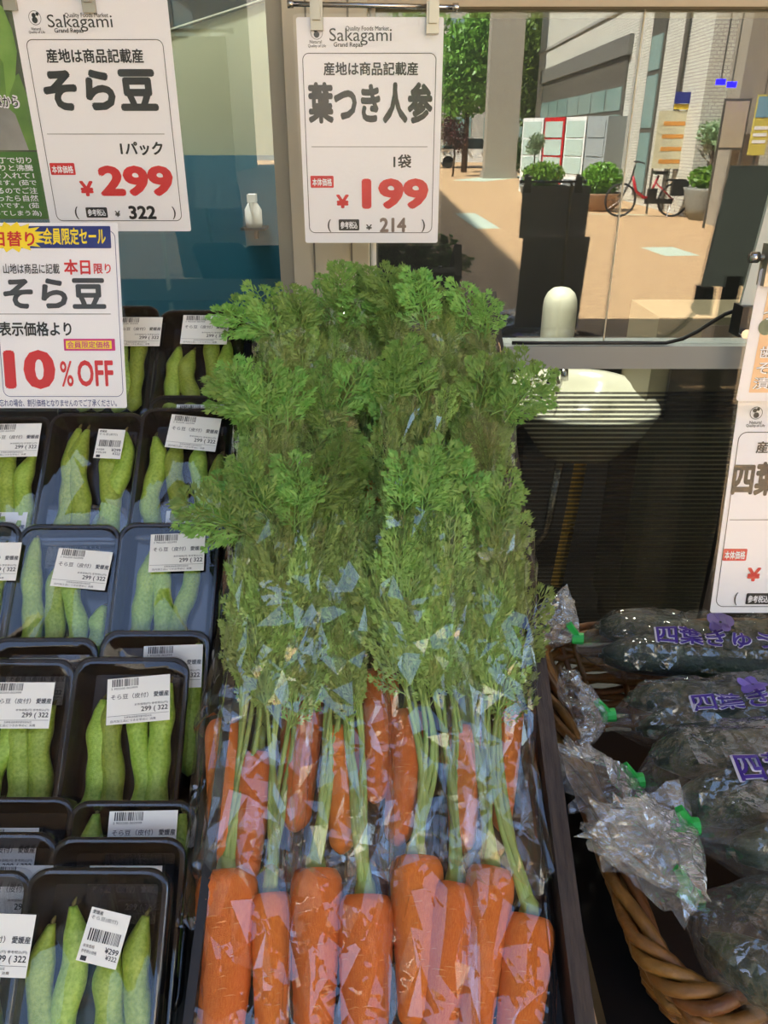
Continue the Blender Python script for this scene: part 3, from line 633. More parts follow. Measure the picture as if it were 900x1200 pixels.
# ================================================================== CARROTS
def frond_mesh(seed, m, name):
    """one flat feathery carrot leaf, 1 unit long along +Y, upper face +Z"""
    rng = random.Random(seed); mb = MB(); bend = rng.uniform(-.25, .25); curl = rng.uniform(.02, .22)
    def mid(t): return Vector((bend*t*t*.5, t, -curl*t*t + .06*math.sin(t*3)))
    def blade(p, d, L, w, tilt):
        d = d.normalized(); s = d.cross(Vector((0, 0, 1))).normalized(); u = Vector((0, 0, tilt))
        mb.add([p, p + d*L*.45 + s*w + u*w, p + d*L + u*w*.5, p + d*L*.5 - s*w - u*w], [(0, 1, 2, 3)])
    mb.tube([mid(t/6) for t in range(7)], [.012*(1-.1*t) for t in range(7)], 4)
    np_ = 8
    for i in range(np_):
        t = .08 + .86*i/(np_-1); base = mid(t); pl_ = (.44*(1-t)**.7 + .10)*rng.uniform(.75, 1.15)
        for sd in (-1, 1):
            ang = math.radians(rng.uniform(36, 58)); d = Vector((sd*math.sin(ang), math.cos(ang), rng.uniform(-.25, .18))).normalized()
            side = d.cross(Vector((0, 0, 1))).normalized(); k = max(2, int(pl_/.085))
            mb.add([base - side*.008, base + side*.008, base + d*pl_ + side*.004, base + d*pl_ - side*.004], [(0, 1, 2, 3)])
            for j in range(1, k+1):
                f = j/(k+.5); p = base + d*pl_*f; ll = (.15*(1-f)**.7 + .06)*rng.uniform(.8, 1.2)
                for s2 in (-1, 1):
                    d2 = d + side*s2*rng.uniform(.5, .8); d2.z += rng.uniform(-.25, .25)
                    blade(p, d2, ll, .0155, rng.uniform(-.6, .6)); e = d2.normalized()*ll
                    if ll > .09:
                        blade(p + e*.40, d2 + side*s2*.7, ll*.55, .013, rng.uniform(-.5, .5)); blade(p + e*.45, d2 - side*s2*.5, ll*.6, .013, rng.uniform(-.5, .5))
            for s2 in (-.45, 0, .45): blade(base + d*pl_*.92, d + side*s2, .10 if s2 else .13, .0155, rng.uniform(-.4, .4))
    blade(mid(.97), Vector((bend, 1, -curl)), .14, .0155, 0)
    return mb.mesh(name, m)
FR = [frond_mesh(10+i, M_FROND, 'frond') for i in range(5)]; FR2 = [frond_mesh(40+i, M_FROND2, 'frond') for i in range(4)]
def root_mesh(seed):
    """tapered root, crown at origin, pointing along -Y, unit length, unit radius scale handled by the object"""
    rng = random.Random(seed); n, k = 22, 34; V = []; F = []; ph = rng.uniform(0, 9)
    for i in range(k+1):
        t = i/k
        r = (1-.16*t-.22*t*t) if t < .9 else .678*(1-((t-.9)/.1)**2*.82)
        if t < .13: r *= .40 + .60*math.sqrt(max(0, 1-(1-t/.13)**2))
        if t < .001: r = .32
        for j in range(n):
            w = 2*math.pi*j/n
            q = r*(1 + .035*math.sin(w*2+ph+t*3) + .02*math.sin(w*3-t*7+ph)) + .012*math.sin(t*70+3*math.sin(w+ph))*(1 if .08 < t < .95 else 0)
            V.append((q*math.cos(w)+.16*math.sin(t*2.6+ph)*t, -t + (.022 if t < .001 else 0)*-1, q*math.sin(w)))
    for i in range(k):
        for j in range(n): F.append((i*n+j, (i+1)*n+j, (i+1)*n+(j+1) % n, i*n+(j+1) % n))
    F.append(tuple(range(n))); F.append(tuple(k*n+j for j in range(n-1, -1, -1)))
    return MB().add(V, F).mesh('root', M_CARROT, True)
def marks_mesh(seed):
    rng = random.Random(seed); mb = MB()
    for i in range(26):
        t = rng.uniform(.16, .86); w0 = rng.uniform(.3, 2.8); L = rng.uniform(.18, .5); r = (1-.16*t-.22*t*t)*1.04
        P = [(r*math.cos(w0+L*a/4), -t + .004*math.sin(a), r*math.sin(w0+L*a/4)) for a in range(5)]
        mb.add(P + [(x*1.002, y-.0055*(1-abs(a-2)/2.6), z*1.002) for a, (x, y, z) in enumerate(P)], [(a, a+1, a+6, a+5) for a in range(4)])
    return mb.mesh('crease', M_CARROT_MARK)
ROOTS = [root_mesh(i) for i in range(4)]; MARKS = [marks_mesh(i) for i in range(4)]

def frame(p, yv, zv):
    y = yv.normalized(); z = (zv - y*zv.dot(y)).normalized(); x = y.cross(z)
    return Matrix(((x.x, y.x, z.x, p.x), (x.y, y.y, z.y, p.y), (x.z, y.z, z.z, p.z), (0, 0, 0, 1)))
NCAR = [0]
def carrot(crown, low, wpx, length, ncrown, leaf, label, nst=6, spill=3, group=None, n1=.062, fr=4, seg=-1, spills=()):
    """crown / low: pixels; leaf: list of pixels (stalk end, mid leaf, leaf top)"""
    NCAR[0] += 1; rng = random.Random(100+NCAR[0]); i = NCAR[0] % 4
    u0, v0 = CR.px(*crown, ncrown); u1, v1 = CR.px(*low, ncrown*.9)
    P = CR.W(u0, v0, ncrown); D = (P - CR.W(u1, v1, ncrown*.85)).normalized()
    zdep = (P-CAM).dot(Vector((0, CP, -SP))); rad = wpx/2*zdep/900
    root_ = thing('carrot', label, 'carrot', P - D*length, group)
    o = inst('root', ROOTS[i], root_); Ms = frame(P - ORG[root_.name], D, CR.N) @ Matrix.Diagonal((rad, length, rad, 1)); o.matrix_local = Ms
    c = inst('crease', MARKS[i], o)
    # stalks
    A = [CR.px(*leaf[k], n) for k, n in ((0, ncrown+.012), (1, (ncrown+n1)/2+.012), (2, n1))]
    def path(t, du=0):
        # quadratic-ish spline crown -> leaf pixels
        K = [(u0, v0, ncrown+.004)] + [(A[k][0], A[k][1], (ncrown+.012, (ncrown+n1)/2+.012, n1)[k]) for k in range(3)]
        f = t*3; j = min(int(f), 2); f -= j
        def q(a): return K[max(0, min(3, a))]
        p0, p1, p2, p3 = q(j-1), q(j), q(j+1), q(j+2)
        r = [.5*(2*p1[m]+(p2[m]-p0[m])*f+(2*p0[m]-5*p1[m]+4*p2[m]-p3[m])*f*f+(3*p1[m]-p0[m]-3*p2[m]+p3[m])*f**3) for m in range(3)]
        return CR.W(r[0]+du*min(1, t*1.35), r[1], r[2])
    part('crown_base', MB().tube([P - D*.004, P + D*.006, path(.05, 0)], [rad*.42, rad*.36, rad*.26], 10), M_STALK, root_, True)
    for s in range(nst):
        du = (s/(nst-1)-.5)*(.024 if seg < 0 else seg) + rng.uniform(-.006, .006); dn = rng.uniform(-.004, .01); tl = rng.uniform(.8, 1.0)
        def pt(t): return path(t, du) + CR.N*dn*t + CR.U*(.004*math.sin(9*t+s))
        part('stalk', MB().tube([pt(tl*k/14) for k in range(15)], [.0036*(1-.055*k) for k in range(15)], 6), M_STALK, root_, True)
        nf = fr
        for k in range(nf):
            t = (.48 + .33*k/(nf-1) + rng.uniform(-.07, .03)); t = min(t, tl)
            p = pt(t); d = (pt(min(1, t+.03)) - pt(t-.03)).normalized()
            sd = rng.choice((-1, 1)) if k < nf-1 else 0; a = math.radians(rng.uniform(4, 18))*sd + rng.uniform(-.14, .14)
            yv = d*math.cos(a) + CR.U*math.sin(a) + CR.N*rng.uniform(-.10, .07); zv = CR.N + CR.U*rng.uniform(-.45, .45) + d*rng.uniform(-.25, .2)
            S = rng.uniform(.075, .11)
            top = t > .79
            o = inst('frond', rng.choice(FR2 if top and rng.random() < .7 else FR), root_)
            o.matrix_local = frame(p - ORG[root_.name] + CR.N*rng.uniform(-.004, .010), yv, zv) @ Matrix.Diagonal((S*.6, S, S*.8, 1))
    for cnt, a0, a1 in spills:
        for k in range(cnt):
            p = path(rng.uniform(.86, .93), rng.uniform(-.015, .015)); a = a0+(a1-a0)*(k+rng.random())/cnt
            yv = CR.V*math.cos(a) + CR.U*math.sin(a) + CR.N*rng.uniform(.0, .35); zv = CR.N - CR.V*rng.uniform(.1, .6)*math.cos(a) + CR.U*rng.uniform(-.4, .4)
            S = rng.uniform(.07, .10); o = inst('frond', rng.choice(FR2), root_)
            o.matrix_local = frame(p - ORG[root_.name] + CR.N*rng.uniform(.012, .03), yv, zv) @ Matrix.Diagonal((S, S, S, 1))
    return path
def bag(paths, crown_v, label, hw0, hw1, tips, seed, group, top=.9, n_root=.03, m=None):
    """clear film sleeve around two carrots: open at the top, sealed below the tips"""
    rng = random.Random(seed); rows = []; K = 26; n = 26
    u_c = sum(CR_uv(p(.02))[0] for p in paths)/len(paths); ub = sum(t[0] for t in tips)/len(tips); vb = min(t[1] for t in tips)-.03
    vc = crown_v
    V = []; F = []
    for i in range(K+1):
        t = i/K
        if t < .3:
            f = t/.3; u = ub+(u_c-ub)*f; v = vb+(vc-vb)*f; nn = n_root-.002; hw = hw0*(.96+.04*f); hh = .026*min(1, .12+f*4)
        else:
            f = (t-.3)/.7*top; q = [CR_uv(p(f)) for p in paths]; u = sum(a[0] for a in q)/len(q); v = sum(a[1] for a in q)/len(q); nn = sum(a[2] for a in q)/len(q)+.006
            e = min(1, f*2.2); hw = hw0+(hw1-hw0)*e; hh = .026-.006*math.sin(e*math.pi)+.005*e
            if t > .96: hw *= 1.04
        for j in range(n):
            w = 2*math.pi*(j+rng.uniform(-.42, .42))/n; c, s = math.cos(w), math.sin(w)
            x = math.copysign(abs(c)**.8, c)*hw; z = math.copysign(abs(s)**.8, s)*hh
            z = max(z, -nn+.0035)
            jit = Vector((u*40, v*22, j*.9+seed*7)); d = noise.noise(jit)*.006 + noise.noise(jit*2.3)*.004 + rng.uniform(-.0022, .0022)
            vv = v + (noise.noise(Vector((j*.5, seed, 0)))*.02 if i == K else rng.uniform(-.009, .009))
            if s < 0: d *= .3
            V.append(CR.W(u+x+d*c*.6, vv, max(.0036, nn+z+d*s)))
    for i in range(K):
        for j in range(n):
            a, b, c2, d2 = i*n+j, i*n+(j+1) % n, (i+1)*n+(j+1) % n, (i+1)*n+j
            if rng.random() < .5: F += [(a, b, c2), (a, c2, d2)]
            else: F += [(a, b, d2), (b, c2, d2)]
    F.append(tuple(range(n-1, -1, -1)))
    o = part('plastic_bag', MB().add(V, F), M_BAG); tag(o, label, 'bag', group)
def CR_uv(p):
    q = p - CR.o; return q.x, q.dot(CR.V), q.dot(CR.N)

G1 = 'carrots in the front row of bags'; G2 = 'carrots in the middle row of bags'; G3 = 'carrots in the back row of bags'
R1 = [((267,1016),(258,1200),70,.15,((290,880),(302,740),(316,590))), ((317,1042),(321,1200),48,.14,((328,900),(338,760),(358,590))),
      ((370,1014),(371,1200),60,.15,((388,880),(396,740),(392,600))), ((428,1044),(427,1200),64,.15,((416,900),(408,760),(406,590))),
      ((487,1000),(490,1190),62,.135,((500,880),(474,740),(470,590))), ((534,1031),(516,1200),64,.15,((530,880),(510,740),(508,585))),
      ((575,1012),(558,1200),58,.15,((565,880),(564,740),(566,600))), ((620,1068),(608,1200),60,.14,((580,900),(586,760),(586,605)))]
R2 = [((264,842),(262,1000),46,.14,((286,740),(300,620),(308,480))), ((302,880),(292,1010),44,.12,((318,760),(325,640),(326,470))),
      ((354,812),(350,975),50,.135,((372,720),(384,600),(372,470))), ((398,850),(402,960),44,.12,((400,740),(396,620),(390,480))),
      ((444,785),(441,955),46,.135,((462,700),(470,580),(468,460))), ((480,832),(470,975),46,.13,((486,720),(490,600),(500,455))),
      ((545,850),(545,960),44,.12,((548,740),(550,610),(548,470))), ((597,818),(592,905),34,.13,((578,740),(578,620),(575,460)))]
R3 = [((300,640),(298,720),42,.12,((312,570),(320,460),(322,400))), ((342,640),(338,720),42,.12,((350,560),(352,450),(350,395))),
      ((392,640),(390,720),42,.12,((398,560),(398,440),(392,372))), ((432,570),(432,650),44,.12,((430,510),(428,420),(425,352))),
      ((468,640),(466,720),42,.12,((470,560),(468,440),(462,365))), ((508,640),(506,720),42,.12,((510,560),(512,450),(508,385))),
      ((540,650),(540,720),40,.12,((540,560),(540,460),(532,395))), ((574,650),(574,720),40,.12,((572,560),(566,460),(556,400)))]
SPL = {1: [((5, -1.5, -.3),), ((3, -.6, .3),), ((1, -.3, .3),), (), ((1, -.4, .2),), ((2, -.2, .6),), ((1, -.4, .2),), ((1, 0, .4),)],
       2: [((5, -1.3, .1),), ((2, -.6, .3),), ((1, -.3, .3),), ((2, -.3, .4), (2, 2.8, 3.3)), ((1, -.5, .1),), ((1, -.3, .4),), ((1, -.4, .4),), ((3, .2, 1.4),)],
       3: [((4, -1.2, .1),), ((2, -.5, .2),), ((3, -.7, .4),), ((3, -.5, .5), (2, 2.7, 3.5)), ((3, -.4, .7),), ((1, -.3, .3),), ((2, -.3, .3),), ((2, -.3, .5),)]}
order = ['first', 'second', 'third', 'fourth', 'fifth', 'sixth', 'seventh', 'eighth']
RP = {}
for rn, rows, g, nm, n1, nst, sp, fr in ((1, R1, G1, 'front', .075, 6, 2, 4), (2, R2, G2, 'middle', .075, 6, 3, 3), (3, R3, G3, 'back', .06, 5, 4, 3)):
    for i, (cr_, lo, w, L, lf) in enumerate(rows):
        RP[(rn, i)] = carrot(cr_, lo, w, L, .028, lf, 'leafy orange carrot, %s from the left in the %s row of bags' % (order[i], nm), nst, sp, g, n1 + (.010 if (i//2) % 2 == 0 else -.014), fr, .026 if (i//2) % 2 == 0 else .016, SPL[rn][i])
for rn, rows, nm in ((1, R1, 'front'), (2, R2, 'middle'), (3, R3, 'back')):
    for b in range(4):
        ps = [RP[(rn, 2*b)], RP[(rn, 2*b+1)]]; us = [CR_uv(p(0)) for p in ps]
        wid = abs(us[1][0]-us[0][0])/2 + .026
        tips = [(CR.px(*rows[2*b+k][1], .028)[0], us[k][1]-rows[2*b+k][3]) for k in (0, 1)]
        bag(ps, max(u[1] for u in us)+.01, 'clear plastic bag of two carrots, %s from the left in the %s row' % (order[b], nm), wid, .047 if rn == 1 else .042, tips, rn*10+b, 'clear bags of carrots')

# ================================================================== BROAD BEAN TRAYS
TW, TL, TD = .120, .178, .0275
def ring(inset, z, n=6, r=.018): return [(x, y, z) for x, y in rrect(-TW/2+inset, inset, TW/2-inset, TL-inset, max(.003, r-inset), n)]
def tray_mesh():
    mb = MB(); P = [ring(.012, 0), ring(.004, TD-.004), ring(0, TD-.004), ring(0, TD-.001), ring(.0012, TD), ring(.0045, TD), ring(.0055, TD-.003), ring(.015, .003)]
    n = len(P[0]); V = [p for r in P for p in r]
    F = [(i*n+j, i*n+(j+1) % n, (i+1)*n+(j+1) % n, (i+1)*n+j) for i in range(len(P)-1) for j in range(n)]
    F += [tuple(range(n-1, -1, -1)), tuple((len(P)-1)*n+j for j in range(n))]
    return mb.add(V, F).mesh('tray_body', M_TRAY, False)
def wrap_mesh(seed):
    mb = MB(); P = [ring(-.0012, TD-.016), ring(-.0012, TD-.001), ring(.001, TD+.0012)]; n = len(P[0])
    for s in (.93, .8, .6, .4, .2, .06):
        P.append([(x*s, (y-TL/2)*s+TL/2, TD+.0014+.0040*noise.noise(Vector((x*s*20+seed*5, y*s*17, seed)))*(1-s*.5) - .0012*(1-s)) for x, y, z in ring(.001, 0)])
    V = [p for r in P for p in r]; F = [(i*n+j, i*n+(j+1) % n, (i+1)*n+(j+1) % n, (i+1)*n+j) for i in range(len(P)-1) for j in range(n)] + [tuple((len(P)-1)*n+j for j in range(n))]
    return mb.add(V, F).mesh('wrap_film', M_TFILM, True)
def pod_mesh(seed):
    """broad bean pod, unit length along +Y, lying on z=0"""
    rng = random.Random(seed); n, k = 14, 30; V = []; F = []; b1 = rng.uniform(-.05, .05); b2 = rng.uniform(-.06, .06); nb = rng.choice((2.6, 3.2, 3.6)); ph = rng.uniform(0, 6)
    for i in range(k+1):
        t = i/k; r = .098*(min(1, (t/.10)**.55) if t < .10 else 1)*(1 if t < .72 else max(.3, 1-((t-.72)/.28)**1.7*.72)); r *= 1+.085*math.sin(t*nb*2*math.pi+ph)*(1 if .08 < t < .88 else .3)
        cx_ = b1*math.sin(t*math.pi) + b2*math.sin(t*2*math.pi)
        for j in range(n):
            w = 2*math.pi*j/n; V.append((cx_+r*math.cos(w), t, max(0, .075+r*.82*math.sin(w))))
    for i in range(k):
        for j in range(n): F.append((i*n+j, i*n+(j+1) % n, (i+1)*n+(j+1) % n, (i+1)*n+j))
    F += [tuple(range(n-1, -1, -1)), tuple(k*n+j for j in range(n))]
    me = MB().add(V, F).mesh('pod', M_POD, True); cx1 = 0
    tip = MB().tube([(cx1, .985, .075), (cx1+.01, 1.02, .078), (cx1+.025, 1.05, .08)], [.013, .016, .006], 7).mesh('stem_end', M_PODTIP, True)
    return me, tip
TRAY = tray_mesh(); WRAP = [wrap_mesh(i) for i in range(6)]; PODS = [pod_mesh(i) for i in range(6)]
M_LABEL = mat('sticker_paper', (236, 236, 230), .35); M_LINE = mat('sticker_ink', (40, 40, 46), .5)
def flat_text(mb, s, x0, y0, x1, y1, z, bold=.0):
    V, F = text_raw(s, bold); mb.add([(x0+(x1-x0)*u, y0+(y1-y0)*v, z+e) for u, v, e in V], F)
def barcode(mb, x0, y0, x1, y1, z):
    rng = random.Random(5); x = x0
    while x < x1:
        w = rng.choice((.0004, .0008, .0012)); mb.add([(x, y0, z), (min(x+w, x1), y0, z), (min(x+w, x1), y1, z), (x, y1, z)], [(0, 1, 2, 3)]); x += w + rng.choice((.0005, .0009))
def sticker(kind):
    if kind == 0:
        w, h = .064, .046; p = MB().box((-w/2, -h/2, 0), (w/2, h/2, .0003)).mesh('price_sticker', M_LABEL); z = .0005
        b = MB(); barcode(b, -w/2+.005, h/2-.0085, -w/2+.032, h/2-.001, z); t = MB()
        flat_text(t, '2 902200 002999', -w/2+.004, h/2-.0115, -w/2+.031, h/2-.0095, z)
        flat_text(t, 'そら豆（皮付）', -w/2+.004, .0015, .010, .0068, z, .008); flat_text(t, '愛媛産', .0155, .0015, w/2-.001, .0068, z, .02)
        flat_text(t, '本体価格(円) 参考税込(円)', -.004, -.0062, w/2-.002, -.0036, z)
        flat_text(t, '299 ( 322', .003, -.0135, w/2-.002, -.0072, z, .02)
        flat_text(t, '生鮮食品館東京都世田谷区', -.014, -.0178, .014, -.0158, z); flat_text(t, '店内加工品につきお早めに 消費', -w/2+.004, -.0212, w/2-.014, -.0188, z)
        t.add([(-w/2+.001, -.0150, z), (w/2-.001, -.0150, z), (w/2-.001, -.0147, z), (-w/2+.001, -.0147, z)], [(0, 1, 2, 3)])
        return p, b.mesh('barcode', M_LINE), t.mesh('lettering', M_LINE)
    w, h = .034, .040; p = MB().box((-w/2, -h/2, 0), (w/2, h/2, .0003)).mesh('price_sticker', M_LABEL); z = .0005
    b = MB(); barcode(b, -w/2+.004, -.004, w/2-.003, .005, z); t = MB()
    flat_text(t, '愛媛産', -w/2+.002, .0155, -.006, .0185, z, .01); flat_text(t, 'そら豆(皮付)', -w/2+.002, .011, .008, .0145, z)
    flat_text(t, '本体価格', -w/2+.002, -.0095, -.005, -.0068, z); flat_text(t, '参考税込価格', -w/2+.002, -.0135, -.002, -.0108, z)
    flat_text(t, '¥299', .004, -.0105, w/2-.0015, -.0062, z, .02); flat_text(t, '¥322', .006, -.015, w/2-.0015, -.0115, z, .01)
    t.add([(-w/2+.003, -.019, z), (-w/2+.008, -.019, z), (-w/2+.008, -.0155, z), (-w/2+.003, -.0155, z)], [(0, 1, 2, 3)])
    return p, b.mesh('barcode', M_LINE), t.mesh('lettering', M_LINE)
STK = [sticker(0), sticker(1)]
# left px, right px, top px, stack level, film, sticker(kind, dx, dy from top, angle), pods, words
TILT = 13
CA, CB, CC = 'beside the carrots', 'in the middle column', 'at the left edge'
P4 = ((-.036, .012, .118, 4, 0), (-.013, .012, .132, 1, 1), (.013, .010, .125, -3, 2), (.036, .012, .135, 2, 3))
P4b = ((-.036, .014, .128, -4, 2), (-.011, .012, .118, 8, 4), (.014, .012, .126, -6, 5), (.036, .014, .112, 3, 1))
P3 = ((-.034, .016, .115, 6, 3), (-.008, .012, .136, -7, 0), (.022, .014, .128, 10, 5))
PA = ((-.030, .006, .122, -10, 1), (-.008, .004, .138, -13, 4), (.012, .006, .112, 4, 0), (.032, .006, .128, 8, 2))
TR = [
 (38, 195, 1017, 2, (1, .012, .052, -12), PA, 'front row ' + CA + ', top of its stack'),
 (68, 213, 981, 1, (0, .01, .046, 0), (), 'front row ' + CA + ', second in its stack'),
 (88, 227, 938, 0, (0, .012, .032, 1), ((-.034, .03, .13, -6, 2), (.046, .02, .14, 0, 3)), 'front row ' + CA + ', lowest in its stack'),
 (-122, 33, 1020, 2, (0, .038, .055, -2), P4b, 'front row ' + CB + ', top of its stack'),
 (-82, 62, 975, 1, (0, .03, .05, 0), (), 'front row ' + CB + ', second in its stack'),
 (-55, 84, 934, 0, (0, .0, .05, 0), (), 'front row ' + CB + ', lowest in its stack'),
 (90, 222, 770, 2, (0, .012, .044, 5), P4, 'second row ' + CA + ', top of its stack'),
 (120, 248, 739, 1, (0, .022, .04, 2), ((.046, .02, .14, 0, 3),), 'second row ' + CA + ', lower in its stack'),
 (-44, 88, 772, 2, (0, .012, .048, 0), P4b, 'second row ' + CB + ', top of its stack'),
 (-12, 116, 747, 1, (0, .0, .05, 0), (), 'second row ' + CB + ', lower in its stack'),
 (143, 258, 613, 2, (0, .012, .038, 2), ((-.028, .014, .132, 6, 3), (-.006, .014, .138, -5, 0), (.022, .014, .12, 3, 4)), 'third row ' + CA + ', top of its stack'),
 (156, 262, 589, 1, (0, .02, .036, 0), (), 'third row ' + CA + ', lower in its stack'),
 (25, 142, 615, 2, (0, .022, .056, -5), ((-.036, .010, .150, -8, 5), (-.010, .010, .128, 5, 1), (.014, .010, .118, -9, 2), (.036, .008, .07, 20, 0)), 'third row ' + CB + ', top of its stack'),
 (40, 152, 592, 1, (0, .0, .06, 0), ((.03, .06, .115, -6, 2),), 'third row ' + CB + ', lower in its stack'),
 (-92, 27, 612, 2, (0, .034, .05, 0), P4, 'third row ' + CC + ', top of its stack'),
 (-78, 36, 587, 1, (0, .03, .04, 0), (), 'third row ' + CC + ', lower in its stack'),
 (168, 275, 478, 2, (0, .01, .038, -6), ((-.030, .01, .128, -13, 4), (-.004, .012, .124, -6, 1), (.018, .010, .118, 0, 2), (.042, .012, .10, 2, 0)), 'fourth row ' + CA + ', top of its stack'),
 (178, 280, 463, 1, (0, .01, .04, 0), (), 'fourth row ' + CA + ', lower in its stack'),
 (62, 168, 484, 2, (1, .022, .046, -3), ((-.034, .006, .15, 4, 5), (-.010, .006, .148, -5, 1), (.014, .004, .13, 8, 2), (.037, .006, .145, -2, 4)), 'fourth row ' + CB + ', top of its stack'),
 (-46, 61, 488, 2, (0, .018, .036, 1), P4b, 'fourth row ' + CC + ', top of its stack'),
 (188, 289, 363, 1, (0, .006, .036, -1), ((-.036, .012, .108, 2, 3), (-.010, .012, .102, -3, 1), (.014, .012, .135, 2, 2), (.037, .012, .115, 0, 0)), 'back row ' + CA),
 (86, 188, 358, 1, (0, .036, .046, 0), P4, 'back row ' + CB),
]
TZ = [.655, 0, 0, .655, 0, 0, .805, 0, .805, 0, .915, 0, .915, 0, .915, 0, .985, 0, .985, .985, 1.075, 1.075]
rngp = random.Random(11)
TY = BR.V*math.cos(math.radians(TILT)) + BR.N*math.sin(math.radians(TILT)); TN = BR.N*math.cos(math.radians(TILT)) - BR.V*math.sin(math.radians(TILT))
for ti, (x0, x1, yt, lev, stk, pods, words) in enumerate(TR):
    # distance from the tray's real width (12 cm), eased so that the trays stack
    tz = TZ[ti]; yv, nv = TY, TN
    if tz: top = at_depth((x0+x1)/2, yt, tz)
    else:                             # lies directly under the tray before it, slid up the slope
        q = prev - nv*.030; lo, hi = 0, .12
        for _ in range(30):
            m_ = (lo+hi)/2; r_ = q + yv*m_ - CAM; zc = r_.y*CP - r_.z*SP; py_ = 600 - 900*(r_.y*SP + r_.z*CP)/zc
            lo, hi = (m_, hi) if py_ > yt else (lo, m_)
        top = q + yv*lo; zc = (top-CAM).y*CP - (top-CAM).z*SP; top.x = ((x0+x1)/2-450)/900*zc
    prev = top.copy(); base = top - yv*TL - nv*TD
    M = frame(base, yv, nv)
    t = thing('bean_tray', 'film-wrapped black tray of broad beans, ' + words, 'tray', None, 'trays of broad beans', M)
    inst('tray_body', TRAY, t); f = inst('wrap_film', WRAP[ti % 6], t)
    kd, dx, dy, ang = stk
    s = inst('price_sticker', STK[kd][0], t, Matrix.Translation((dx, TL-dy, TD+.0052)) @ Matrix.Rotation(math.radians(ang), 4, 'Z'), 'white price sticker')
    inst('barcode', STK[kd][1], s); inst('lettering', STK[kd][2], s)
    for pi, (px_, py_, L, a, kx) in enumerate(pods):
        S = L; px_ *= .96; wS = .0118/.098*rngp.uniform(.94, 1.06)
        MP = M @ Matrix.Translation((px_, py_+.006, .0045)) @ Matrix.Rotation(math.radians(-a*.5), 4, 'Z') @ Matrix.Diagonal((wS, L, wS*1.05, 1))
        w2 = words.replace(', top of its stack', '').replace(', lower in its stack', ', under tray').replace(', lowest in its stack', ', bottom tray')
        pdt = thing('broad_bean_pod', 'green broad bean pod, %s from left, %s' % (order[pi], w2), 'bean pod', None, 'broad bean pods in trays', MP)
        inst('pod', PODS[kx % 6][0], pdt); inst('stem_end', PODS[kx % 6][1], pdt)

# ================================================================== WICKER BASKET
BK = dict(x0=.203, x1=.68, y0=.365, y1=.845, z1=.915, h=.13)
bskt = thing('wicker_basket', 'brown wicker basket full of bagged cucumbers', 'basket', ((BK['x0']+BK['x1'])/2, (BK['y0']+BK['y1'])/2, BK['z1']-BK['h']))
cen = Vector(((BK['x0']+BK['x1'])/2, (BK['y0']+BK['y1'])/2, 0)); ROT = Matrix.Rotation(math.radians(3), 3, 'Z')
def bpath(inset, n=10, r=.055):
    P = rrect(BK['x0']+inset, BK['y0']+inset, BK['x1']-inset, BK['y1']-inset, r, n); out = []
    for i in range(len(P)):                      # resample the straight runs
        a = Vector((*P[i], 0)); b = Vector((*P[(i+1) % len(P)], 0)); k = max(1, int((b-a).length/.02))
        for j in range(k): out.append(a+(b-a)*j/k)
    return [ROT @ (p-cen) + cen for p in out]
def outward(P, i): 
    t = P[(i+1) % len(P)] - P[i-1]; return Vector((t.y, -t.x, 0)).normalized()
z1 = BK['z1']; NR = 13; rngb = random.Random(4)
NSTK = 44
for k in range(NR):
    z = z1 - .012 - k*.0092; ins = .045*(k/NR)**1.2; P = bpath(ins); n = len(P)
    pts = []
    for i in range(n+1):
        ii = i % n; q = P[ii] + outward(P, ii)*(.0045*math.sin(NSTK*math.pi*ii/n + math.pi*(k % 2))) ; pts.append(Vector((q.x, q.y, z+.0025*math.sin(i*.31+k*2.1))))
    part('wicker_rod', MB().tube(pts, .0053, 6, False), M_WICKER, bskt, True)
P = bpath(.0); n = len(P)
for k in range(5):                               # twisted rim
    pts = []
    for i in range(n+1):
        ii = i % n; a = 2*math.pi*(ii*9/n + k/5 + .06*math.sin(ii*.5+k)); q = P[ii] + outward(P, ii)*(.0095*math.cos(a)+.002); pts.append(Vector((q.x, q.y, z1 + .0085*math.sin(a))))
    part('rim_rod', MB().tube(pts, .0056, 8, False), M_WICKER, bskt, True)
for s in range(NSTK):
    i = int(s*n/NSTK); Pb = bpath(.045); j = int(s*len(Pb)/NSTK)
    part('stake', MB().tube([Vector((P[i].x, P[i].y, z1-.004)), Vector(((P[i].x+Pb[j].x)/2, (P[i].y+Pb[j].y)/2, z1-.07)), Vector((Pb[j].x, Pb[j].y, z1-BK['h']))], .004, 6), M_WICKER, bskt, True)
Pb = bpath(.047); mb = MB(); mb.add([Vector((p.x, p.y, z1-BK['h']+.004)) for p in Pb] + [Vector((p.x, p.y, z1-BK['h'])) for p in Pb], [tuple(range(len(Pb))), tuple(range(2*len(Pb)-1, len(Pb)-1, -1))])
part('base', mb, mat('basket_base', (58, 38, 18), .7), bskt)
tb = thing('side_table', 'low black table under the cucumber basket', 'table', (.45, .65, 0)); tz = z1-BK['h']-.001
part('top', MB().box((.20, .40, tz-.03), (.95, 1.02, tz)), M_DARK, tb)
for x in (.22, .88):
    for y in (.43, .95): part('leg', MB().box((x, y, 0), (x+.04, y+.04, tz-.03)), M_DARK, tb)

